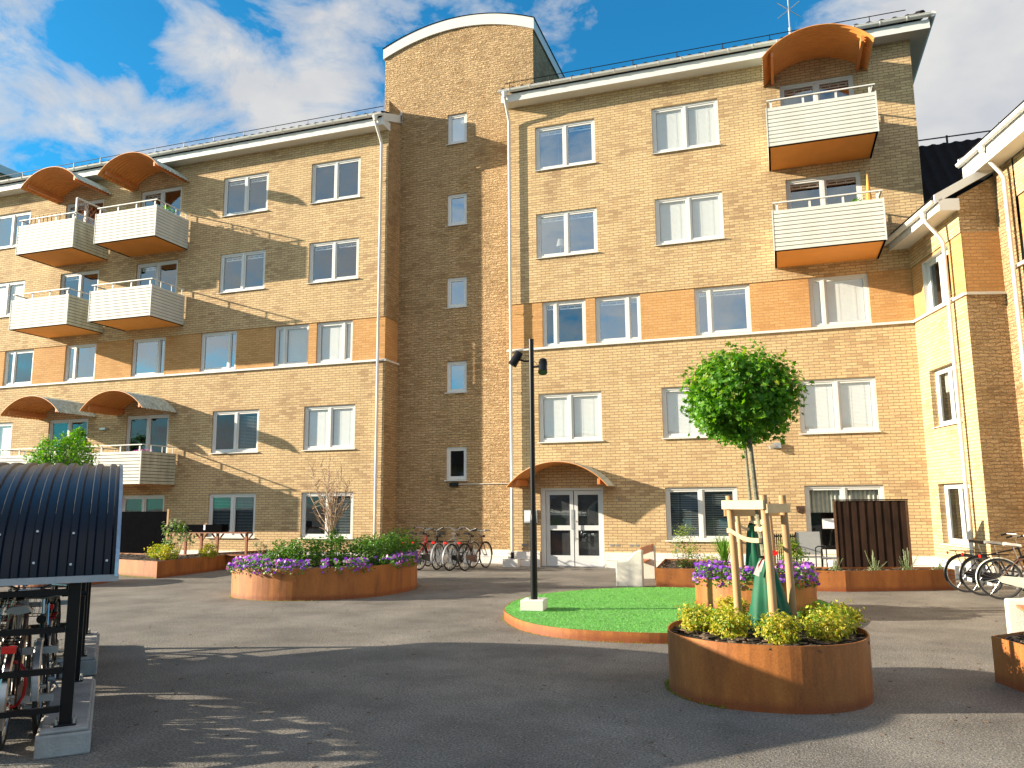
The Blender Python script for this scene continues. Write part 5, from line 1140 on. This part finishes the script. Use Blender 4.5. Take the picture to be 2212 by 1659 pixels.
# things on window sills
def winlamp(loc, label):
    T = thing('table_lamp', label, 'table lamp', loc); m_ = MB(); m_.tube([(0, 0, .24), (0, 0, .46)], [.13, .085], 18, caps=False); m_.build('lamp_shade', M_white, T, smooth=True); m_ = MB(); m_.tube([(0, 0, 0), (0, 0, .02)], .07, 14); m_.tube([(0, 0, .02), (0, 0, .34)], .012, 8); m_.build('foot', M_white, T)
winlamp((-5.62, 21.32, 8.78), 'white table lamp in the third floor window nearest the downpipe on the right wing')
T = thing('window_bowl', 'white bowl in the window beside the table lamp', 'bowl', (-4.95, 21.32, 8.75)); m_ = MB(); m_.tube([(0, 0, 0), (0, 0, .03), (0, 0, .09)], [.04, .07, .10], 14); m_.build('bowl_body', M_white, T, smooth=True)
T = thing('pendant_lamp', 'white pendant lamp in the top floor window nearest the downpipe on the right wing', 'pendant lamp', (-5.7, 21.6, 11.55)); m_ = MB(); m_.tube([(0, 0, 0), (0, 0, .05), (0, 0, .09)], [.15, .12, .02], 18); m_.build('lamp_shade', M_white, T, smooth=True); m_ = MB(); m_.tube([(0, 0, .09), (0, 0, 1.0)], .006, 5); m_.build('cord', M_white, T)
T = thing('orchid', 'orchid in a pink pot in the top floor window of the right wing', 'plant', (-4.95, 21.30, 11.42)); m_ = MB(); m_.tube([(0, 0, 0), (0, 0, .10)], [.05, .07], 12); m_.build('pot', M_pink, T); m_ = MB(); m_.tube([(0, 0, .1), (.03, 0, .3), (.1, 0, .42)], .006, 5); leaves(m_, (.06, 0, .33), (.09, .03, .12), 26, .07, rn); m_.build('stem', [M_pink], T)

# ------------------------------------------------------------------ bicycles
def ring(mb, c, r, tr, n=40, m=6, mi=0):
    mb.tube([(c[0] + r * math.cos(2 * math.pi * k / n), c[1], c[2] + r * math.sin(2 * math.pi * k / n)) for k in range(n)], tr, m, mi, closed=True)
def bicycle(loc, rz, label, paint, group, style='gents', basket=False, fender=None, saddle=None, bars='swept', rack=True, light=True, tilt=0, wr=.345, guard=None, cat='bicycle'):
    T = thing('bicycle', label, cat, loc, rz, group=group); T.rotation_euler = (tilt, 0, rz)
    rw = Vector((0, 0, wr)); fwh = Vector((1.08, 0, wr)); bb = Vector((.45, 0, .28)); hb = Vector((.915, 0, .68)); ht = Vector((.865, 0, .86)); st = Vector((.29, 0, .70)); sp = Vector((.235, 0, .88))
    m_ = MB()
    m_.tube([hb, ht], .019, 10); m_.tube([bb, st], .015, 8); m_.tube([bb, hb - Vector((0, 0, .01))], .018, 8)
    if style == 'gents': m_.tube([st - Vector((-.01, 0, .03)), ht - Vector((-.02, 0, .04))], .014, 8)
    else: m_.tube([bb + Vector((-.07, 0, .17)), Vector((.62, 0, .42)), ht - Vector((-.02, 0, .06))], .015, 8)
    for s in (-.05, .05):
        m_.tube([rw + Vector((0, s, 0)), bb + Vector((-.05, s * .5, 0))], .008, 6); m_.tube([rw + Vector((0, s, 0)), st + Vector((0, s * .3, -.03))], .007, 6)
        m_.tube([hb + Vector((.005, s * .8, -.02)), hb + Vector((.06, s * 1.05, -.2)), fwh + Vector((0, s, 0))], [.011, .010, .007], 8)
    m_.tube([hb + Vector((.005, -.045, -.02)), hb + Vector((.005, .045, -.02))], .012, 8)
    m_.build('frame', paint, T, smooth=True)
    for c in (rw, fwh):
        w_ = MB(); ring(w_, c, wr - .018, .018, 48, 8); W_ = w_.build('wheel', M_rubber, T, smooth=True, angle=80)
        r_ = MB(); ring(r_, c, wr - .042, .009, 40, 6); r_.build('rim', M_chrome, W_, smooth=True)
        s_ = MB()
        for k in range(24):
            a = 2 * math.pi * k / 24; sy = .025 if k % 2 else -.025; s_.tube([c + Vector((.018 * math.cos(a + .7), sy, .018 * math.sin(a + .7))), c + Vector(((wr - .045) * math.cos(a), 0, (wr - .045) * math.sin(a)))], .0014, 3)
        s_.tube([c + Vector((0, -.05, 0)), c + Vector((0, .05, 0))], .018, 8); s_.build('spokes', M_chrome, W_)
    fm = fender or M_black
    for c, a0, a1 in ((rw, 20, 205), (fwh, -5, 165)):
        f_ = MB(); n = 16; vs_ = []
        for k in range(n + 1):
            a = math.radians(a0 + (a1 - a0) * k / n); rr = wr + .014
            for sy, dr in ((-.028, -.012), (-.018, 0), (.018, 0), (.028, -.012)): vs_.append(c + Vector(((rr + dr) * math.cos(a), sy, (rr + dr) * math.sin(a))))
        f_.mesh(vs_, [(k * 4 + j, k * 4 + j + 1, k * 4 + j + 5, k * 4 + j + 4) for k in range(n) for j in range(3)])
        a = math.radians(a1 - 10); f_.tube([c + Vector((0, .045, 0)), c + Vector((wr * math.cos(a), .03, wr * math.sin(a)))], .003, 4); f_.build('mudguard', fm, T, smooth=True)
    s_ = MB(); q = sp + Vector((0, 0, .03)); sec = [(-.14, .085, .03), (-.10, .095, .035), (-.02, .06, .02), (.06, .028, .012), (.13, .018, .0)]; vs_ = []
    for x, hw_, dz in sec:
        for sy, z in ((-hw_, -.012), (-hw_ * .7, .022), (0, .03), (hw_ * .7, .022), (hw_, -.012), (0, -.03)): vs_.append(q + Vector((x, sy, z + dz)))
    s_.mesh(vs_, [(k * 6 + j, k * 6 + (j + 1) % 6, (k + 1) * 6 + (j + 1) % 6, (k + 1) * 6 + j) for k in range(4) for j in range(6)] + [tuple(range(6)), tuple(24 + j for j in reversed(range(6)))]); s_.build('saddle', saddle or M_black, T, smooth=True, angle=60)
    s_ = MB(); s_.tube([st, sp + Vector((0, 0, .02))], .011, 8); s_.build('seat_post', M_chrome, T)
    h_ = MB(); t = ht + Vector((-.02, 0, .13)); h_.tube([ht, t], .011, 8)
    if bars == 'swept': pts = [Vector((.66, -.29, 1.03)), Vector((.76, -.29, 1.06)), Vector((.90, -.16, 1.06)), t + Vector((.03, 0, .0)), Vector((.90, .16, 1.06)), Vector((.76, .29, 1.06)), Vector((.66, .29, 1.03))]
    else: pts = [Vector((.83, -.30, .99)), Vector((.87, -.12, 1.0)), t + Vector((.04, 0, .0)), Vector((.87, .12, 1.0)), Vector((.83, .30, .99))]
    h_.tube(pts, .011, 8); H_ = h_.build('handlebar', M_chrome, T, smooth=True)
    g_ = MB()
    for a, b in ((pts[0], pts[1]), (pts[-1], pts[-2])): g_.tube([a, a.lerp(b, .95)], .017, 8)
    g_.build('grips', M_black, H_)
    c_ = MB(); c_.tube([bb + Vector((0, -.07, 0)), bb + Vector((0, .07, 0))], .02, 8); ring(c_, bb + Vector((0, -.05, 0)), .085, .006, 22, 4); c_.tube([bb + Vector((0, -.075, 0)), bb + Vector((.10, -.075, -.13))], .009, 6); c_.tube([bb + Vector((0, .075, 0)), bb + Vector((-.10, .075, .13))], .009, 6)
    for s in (1, -1): p = bb + Vector((.10 * s, -.12 * s, -.13 * s)); c_.box((p.x - .045, p.y - .04, p.z - .012), (p.x + .045, p.y + .04, p.z + .012))
    c_.build('crank', M_galv, T)
    k_ = MB(); n = 10; pl_ = [(bb.x + .10 * math.cos(math.radians(a)), bb.z + .10 * math.sin(math.radians(a))) for a in range(-90, 91, 20)] + [(.05, wr + .055), (-.04, wr + .01), (.02, wr - .06)]; vs_ = [(x, -.058, z) for x, z in pl_] + [(x, -.05, z) for x, z in pl_]; m0 = len(pl_)
    k_.mesh(vs_, [tuple(range(m0)), tuple(reversed(range(m0, 2 * m0)))] + [(i, (i + 1) % m0, m0 + (i + 1) % m0, m0 + i) for i in range(m0)]); k_.build('chain_guard', guard or paint, T)
    if rack:
        r_ = MB(); z = wr * 2 + .055
        for s in (-.055, 0, .055): r_.tube([(-.24, s, z), (.17, s, z + .005)], .005, 5)
        for x in (-.22, -.08, .08): r_.tube([(x, -.055, z), (x, .055, z)], .005, 5)
        for s in (-.055, .055): r_.tube([(-.14, s, z), (0, s, wr)], .004, 5); r_.tube([(.02, s, z), (0, s, wr)], .004, 5)
        r_.build('luggage_rack', M_black, T)
    if light:
        l_ = MB(); l_.box((-.285, -.045, wr * 2 + .0), (-.255, .045, wr * 2 + .05)); l_.build('rear_reflector', M_redlens, T, bevel=.006)
        f2 = MB(); f2.tube([(.97, 0, .84), (1.03, 0, .84)], [.03, .035], 12); f2.tube([(.9, 0, .82), (.98, 0, .84)], .006, 5); f2.build('headlamp', M_black, T)
    if basket:
        b_ = MB()
        for z, sc in ((.80, .8), (.88, .88), (.96, .95), (1.02, 1.0)): hw_, hd = .15 * sc, .11 * sc; b_.tube([(1.02 - hd, -hw_, z), (1.02 + hd, -hw_, z), (1.02 + hd, hw_, z), (1.02 - hd, hw_, z)], .004, 4, closed=True)
        for k in range(24):
            a = k / 24 * 4; s_i = int(a); f = a - s_i; cs_ = [(-1, -1), (1, -1), (1, 1), (-1, 1), (-1, -1)]; p = [cs_[s_i][i] * (1 - f) + cs_[s_i + 1][i] * f for i in (0, 1)]
            b_.tube([(1.02 + p[0] * .088, p[1] * .12, .80), (1.02 + p[0] * .11, p[1] * .15, 1.02)], .0025, 3)
        for k in range(7): b_.tube([(.93, -.11 + k * .037, .80), (1.11, -.11 + k * .037, .80)], .0025, 3)
        b_.build('basket', M_blackmat if basket == 'black' else M_chrome, T)
    ks = MB(); ks.tube([(.30, .05, .27), (.26, .16, .02)], .008, 6); ks.build('kickstand', M_grey, T)
    return T
gt = 'bicycles parked by the stair tower'
H90 = R(90)
bicycle((-9.42, 19.35, 0), H90 - .10, 'red ladies bicycle leftmost by the stair tower, half behind the flowers', M_red, gt, 'ladies', tilt=.05)
bicycle((-9.0, 19.2, 0), H90 - .16, 'black bicycle with black front basket, second from the left by the stair tower', M_black, gt, 'ladies', basket='black', bars='swept', tilt=-.04)
bicycle((-8.56, 19.35, 0), H90 - .10, 'dark bicycle with pale mudguards, third from the left by the stair tower', M_silverbike, gt, 'gents', fender=M_silverbike, tilt=.04)
bicycle((-8.14, 19.2, 0), H90 - .20, 'black bicycle with brown saddle and white rear mudguard by the stair tower', M_black, gt, 'ladies', saddle=M_saddle_brown, fender=M_silverbike, tilt=.05)
bicycle((-7.74, 19.25, 0), H90 - .16, 'dark sporty bicycle with straight handlebar, rightmost by the stair tower', M_brownbike, gt, 'gents', bars='flat', tilt=-.03)
gr_ = 'bicycles parked at the right wing'
bicycle((3.20, 17.0, 0), R(-5), 'black bicycle farthest back at the right wing with dark saddle and green strap', M_black, gr_, 'gents', tilt=.04, wr=.35)
bicycle((3.36, 16.5, 0), R(-4), 'black bicycle between the other two at the right wing, grey saddle', M_black, gr_, 'ladies', saddle=M_grey, tilt=-.03, wr=.35, fender=M_black)
bicycle((3.52, 15.95, 0), R(-7), 'old brown bicycle nearest the viewer at the right wing, pale saddle and guard', M_brownbike, gr_, 'gents', saddle=M_saddle_white, fender=M_cream, guard=M_cream, tilt=.03, wr=.35)

# ------------------------------------------------------------------ bicycle shelter (rows run along SE, depth along SD)
SE = Vector((.705, .709, 0)); SD_ = Vector((-.709, .705, 0))
def sh(e_, d_, z): return SE * e_ + SD_ * d_ + Vector((0, 0, z))
SR = math.atan2(SE.y, SE.x)
ox = sh(-.2, 6.64, 0)
T = thing('bicycle_shelter', 'bicycle shelter with arched navy corrugated roof at the left edge', 'bicycle shelter', (ox.x, ox.y, 0), SR)
# local: x = SE from post line, y = depth from 6.64
Y0 = -.03; YD = 4.72; ZE = 1.20; BZ = .90; X1 = .27; X0 = -4.3
m_ = MB(); nx = int((X1 - X0) / .115); prof = []
for i in range(nx + 1):
    x = X1 - .115 * i
    prof += [(x, 0), (x - .040, 0), (x - .052, .022), (x - .092, .022), (x - .104, 0)]
na = 30; vs_ = []
for x, dz in prof:
    for k in range(na + 1):
        a = math.pi * k / na; yy = (Y0 + YD) / 2 - (YD - Y0) / 2 * math.cos(a) * (1 + dz / 2.35); zz = ZE + BZ * math.sin(a) * (1 + dz / .9) + 0
        vs_.append((x, yy, zz))
m_.mesh(vs_, [(i * (na + 1) + k, (i + 1) * (na + 1) + k, (i + 1) * (na + 1) + k + 1, i * (na + 1) + k + 1) for i in range(len(prof) - 1) for k in range(na)])
m_.build('arched_roof', M_navy, T, smooth=True, angle=25)
m_ = MB()
for k in range(na):
    q = []
    for kk in (k, k + 1): a = math.pi * kk / na; q.append((kk, (Y0 + YD) / 2 - (YD - Y0) / 2 * math.cos(a), ZE + BZ * math.sin(a)))
    (k0, ya, za), (k1, yb, zb) = q; yc_ = (Y0 + YD) / 2
    f = lambda y, z, s: (yc_ + (y - yc_) * s, ZE + (z - ZE) * s)
    m_.face([(X1 + .006, *f(ya, za, .985)), (X1 + .006, *f(yb, zb, .985)), (X1 + .006, *f(yb, zb, 1.02)), (X1 + .006, *f(ya, za, 1.02))]); m_.face([(X1 + .006, *f(ya, za, 1.02)), (X1 + .006, *f(yb, zb, 1.02)), (X1 - .02, *f(yb, zb, 1.026)), (X1 - .02, *f(ya, za, 1.026))])
m_.box((X0, Y0 - .035, ZE - .035), (X1 + .01, Y0 + .012, ZE + .012)); m_.box((X0, YD - .012, ZE - .03), (X1, YD + .03, ZE + .01)); m_.build('edge_trim', M_edge, T)
m_ = MB(); rn = random.Random(8)
for i in range(16):
    for a in (.10, .34):
        if rn.random() < .85:
            x = X1 - .075 - i * .23; al = a + (.0 if i % 2 else .02); yy = (Y0 + YD) / 2 - (YD - Y0) / 2 * math.cos(al) - .025; zz = ZE + BZ * math.sin(al) * 1.03; m_.tube([(x, yy, zz), (x, yy - .008, zz + .002)], .009, 8)
m_.build('roof_screws', M_galv, T)
POSTS = [(0, 'a'), (1.68, 'a'), (2.98, 'b'), (4.62, 'b')]
for xi in (0, -1.8, -3.6):
    for y in (.07, 1.65, 2.98, 4.58):
        m_ = MB(); zt = ZE + BZ * math.sin(math.acos(max(-1, min(1, ((Y0 + YD) / 2 - y) / ((YD - Y0) / 2))))) - .01; m_.box((xi - .04, y - .04, .18), (xi + .04, y + .04, zt - .06)); m_.box((xi - .07, y - .07, .176), (xi + .07, y + .07, .19)); P__ = m_.build('post', M_black, T, bevel=.004)
        b_ = MB()
        for dx in (-.055, .055):
            for dy in (-.055, .055): b_.tube([(xi + dx, y + dy, .19), (xi + dx, y + dy, .225)], .010, 6)
        b_.build('anchor_bolts', M_galv, P__)
    for ya, yb in ((-.10, 1.80), (2.80, 4.76)):
        m_ = MB(); m_.box((xi - .17, ya, 0), (xi + .17, yb, .15)); v_ = [(xi - .15, ya + .02, .15), (xi + .15, ya + .02, .15), (xi + .15, yb - .02, .15), (xi - .15, yb - .02, .15)]; m_.prism([(p[0], p[1]) for p in v_], .15, .177); m_.build('foundation_block', M_concrete, T, bevel=.012)
for y in (0, 4.62):
    for z in (.30, .56, .84, 1.10): m_ = MB(); m_.box((-3.6, y - .022, z - .02), (-.04, y + .022, z + .02)); m_.build('rail', M_black, T)
# roof arch frames
for xi in (0, -1.8, -3.6):
    m_ = MB(); pts = []
    for k in range(17): a = math.pi * k / 16; pts.append((xi, (Y0 + YD) / 2 - (YD - Y0 - .12) / 2 * math.cos(a), ZE - .02 + (BZ - .03) * math.sin(a)))
    m_.tube(pts, .025, 8); m_.build('roof_arch', M_black, T, smooth=True)
for y, zz in ((.45, .30), (.60, .62), (4.1, .30), (4.0, .62)): m_ = MB(); m_.box((-3.5, y - .02, zz - .025), (-.1, y + .02, zz + .025)); m_.build('rack_bar', M_galv, T)
gs = 'bicycles in the shelter'
def sbike(e_, d_, dirn, label, paint, **k):
    p = sh(e_, d_, 0); bicycle((p.x, p.y, 0), math.atan2(SD_.y, SD_.x) if dirn > 0 else math.atan2(-SD_.y, -SD_.x), label, paint, gs, **k)
near = [(-.40, 8.35, -1, 'black bicycle in the shelter nearest the corner post', M_black, dict(bars='flat', fender=M_silverbike, tilt=.04)),
    (-.60, 6.98, 1, 'bicycle with round red rear lamp and pale saddle in the shelter', M_brownbike, dict(style='ladies', basket='steel', saddle=M_saddle_white, tilt=.03, fender=M_chrome)),
    (-.80, 8.30, -1, 'silver bicycle with wire basket, third from the corner post of the shelter', M_silverbike, dict(basket='steel', tilt=-.03, fender=M_chrome)),
    (-1.10, 8.35, -1, 'grey bicycle with chrome mudguards in the left part of the shelter', M_grey, dict(fender=M_chrome, tilt=.05)),
    (-1.55, 8.3, -1, 'brown bicycle with black basket at the left picture edge in the shelter', M_brownbike, dict(style='ladies', basket='black')),
    (-2.1, 8.3, -1, 'black bicycle beyond the left picture edge in the near row of the shelter', M_black, dict()),
    (-.50, 9.65, 1, 'black bicycle in the far row of the shelter nearest its corner', M_black, dict(style='ladies', basket='steel')),
    (-.82, 9.75, 1, 'silver bicycle in the far row of the shelter', M_silverbike, dict(fender=M_chrome)),
    (-1.15, 9.65, 1, 'red bicycle in the far row of the shelter', M_red, dict(style='ladies')),
    (-1.6, 9.65, 1, 'black bicycle in the far row of the shelter left of the red one', M_black, dict()),
    (-2.3, 9.65, 1, 'grey bicycle at the left end of the far shelter row', M_grey, dict(style='ladies'))]
for e_, d_, dr_, lb_, pt_, kw in near: sbike(e_, d_, dr_, lb_, pt_, **kw)
T = thing('cable_lock', 'red cable lock hanging on the shelter rack bar', 'bicycle lock', tuple(sh(-.56, 7.05, .42))); m_ = MB(); m_.tube([(.085 * math.cos(a * .5236), 0, .16 * math.sin(a * .5236)) for a in range(12)], .012, 8, closed=True); o = m_.build('cable', M_red, T, smooth=True); T.rotation_euler = (0, 0, R(20))

# ------------------------------------------------------------------ weeds and litter on the asphalt
rn = random.Random(77)
m_ = MB()
def weeds(cx, cy, r, a0, a1, n):
    for i in range(n):
        a = math.radians(rn.uniform(a0, a1)); x = cx + r * math.cos(a) * rn.uniform(1.0, 1.04); y = cy + r * math.sin(a) * rn.uniform(1.0, 1.04)
        for k in range(3):
            d = Vector((rn.gauss(0, .012), rn.gauss(0, .012), .01 + .025 * rn.random())); s = Vector((rn.gauss(0, 1), rn.gauss(0, 1), 0)).normalized() * .005; p = Vector((x, y, 0)); m_.face([p - s, p + s, p + d])
weeds(BP[0], BP[1], .90, 175, 250, 110)
for i in range(len(OV)):
    p = OV[i]
    for k in range(7 if p[1] < 13.6 and p[0] < -8 else 1):
        q = Vector(p).lerp(Vector(OV[(i + 1) % len(OV)]), rn.random()); c = (q - Vector((-8.7, 14.3))).normalized(); q = q + c * (.01 + .05 * rn.random() ** 2); h_ = .01 + .03 * rn.random(); s = .006; m_.face([(q.x - s, q.y, 0), (q.x + s, q.y, 0), (q.x + rn.gauss(0, .01), q.y, h_)])
for i in range(len(GR)):
    p = GR[i]
    for k in range(6 if p[1] < 12.5 else 1):
        q = Vector(p).lerp(Vector(GR[(i + 1) % len(GR)]), rn.random()); c = (q - Vector((-1.7, 12.6))).normalized(); q = q + c * (.01 + .04 * rn.random() ** 2); s = .005; m_.face([(q.x - s, q.y, 0), (q.x + s, q.y, 0), (q.x + rn.gauss(0, .01), q.y, .01 + .02 * rn.random())])
for k in range(260):
    t = rn.random(); q = Vector((-15.9, 16.07)).lerp(Vector((-14.19, 15.61)), t) + Vector((0, -.02 - .06 * rn.random())); s = .007; m_.face([(q.x - s, q.y, 0), (q.x + s, q.y, 0), (q.x + rn.gauss(0, .01), q.y, .02 + .04 * rn.random())])
o = m_.build('weeds', M_weed); tag(o, 'tiny weeds and moss growing along the feet of the steel planters', 'weeds', kind='stuff')
m_ = MB()
for k in range(520):
    x = rn.uniform(-9, 4); y = rn.uniform(4.5, 18)
    a = rn.random() * 6.28; l = .008 + .012 * rn.random(); M = Matrix.Translation((x, y, .002)) @ Matrix.Rotation(a, 4, 'Z'); m_.box((-l, -l * .5, 0), (l, l * .5, .004), 0, M)
o = m_.build('leaf_litter', [M_chips]); tag(o, 'scattered dry leaf bits and grit on the asphalt', 'litter', kind='stuff')
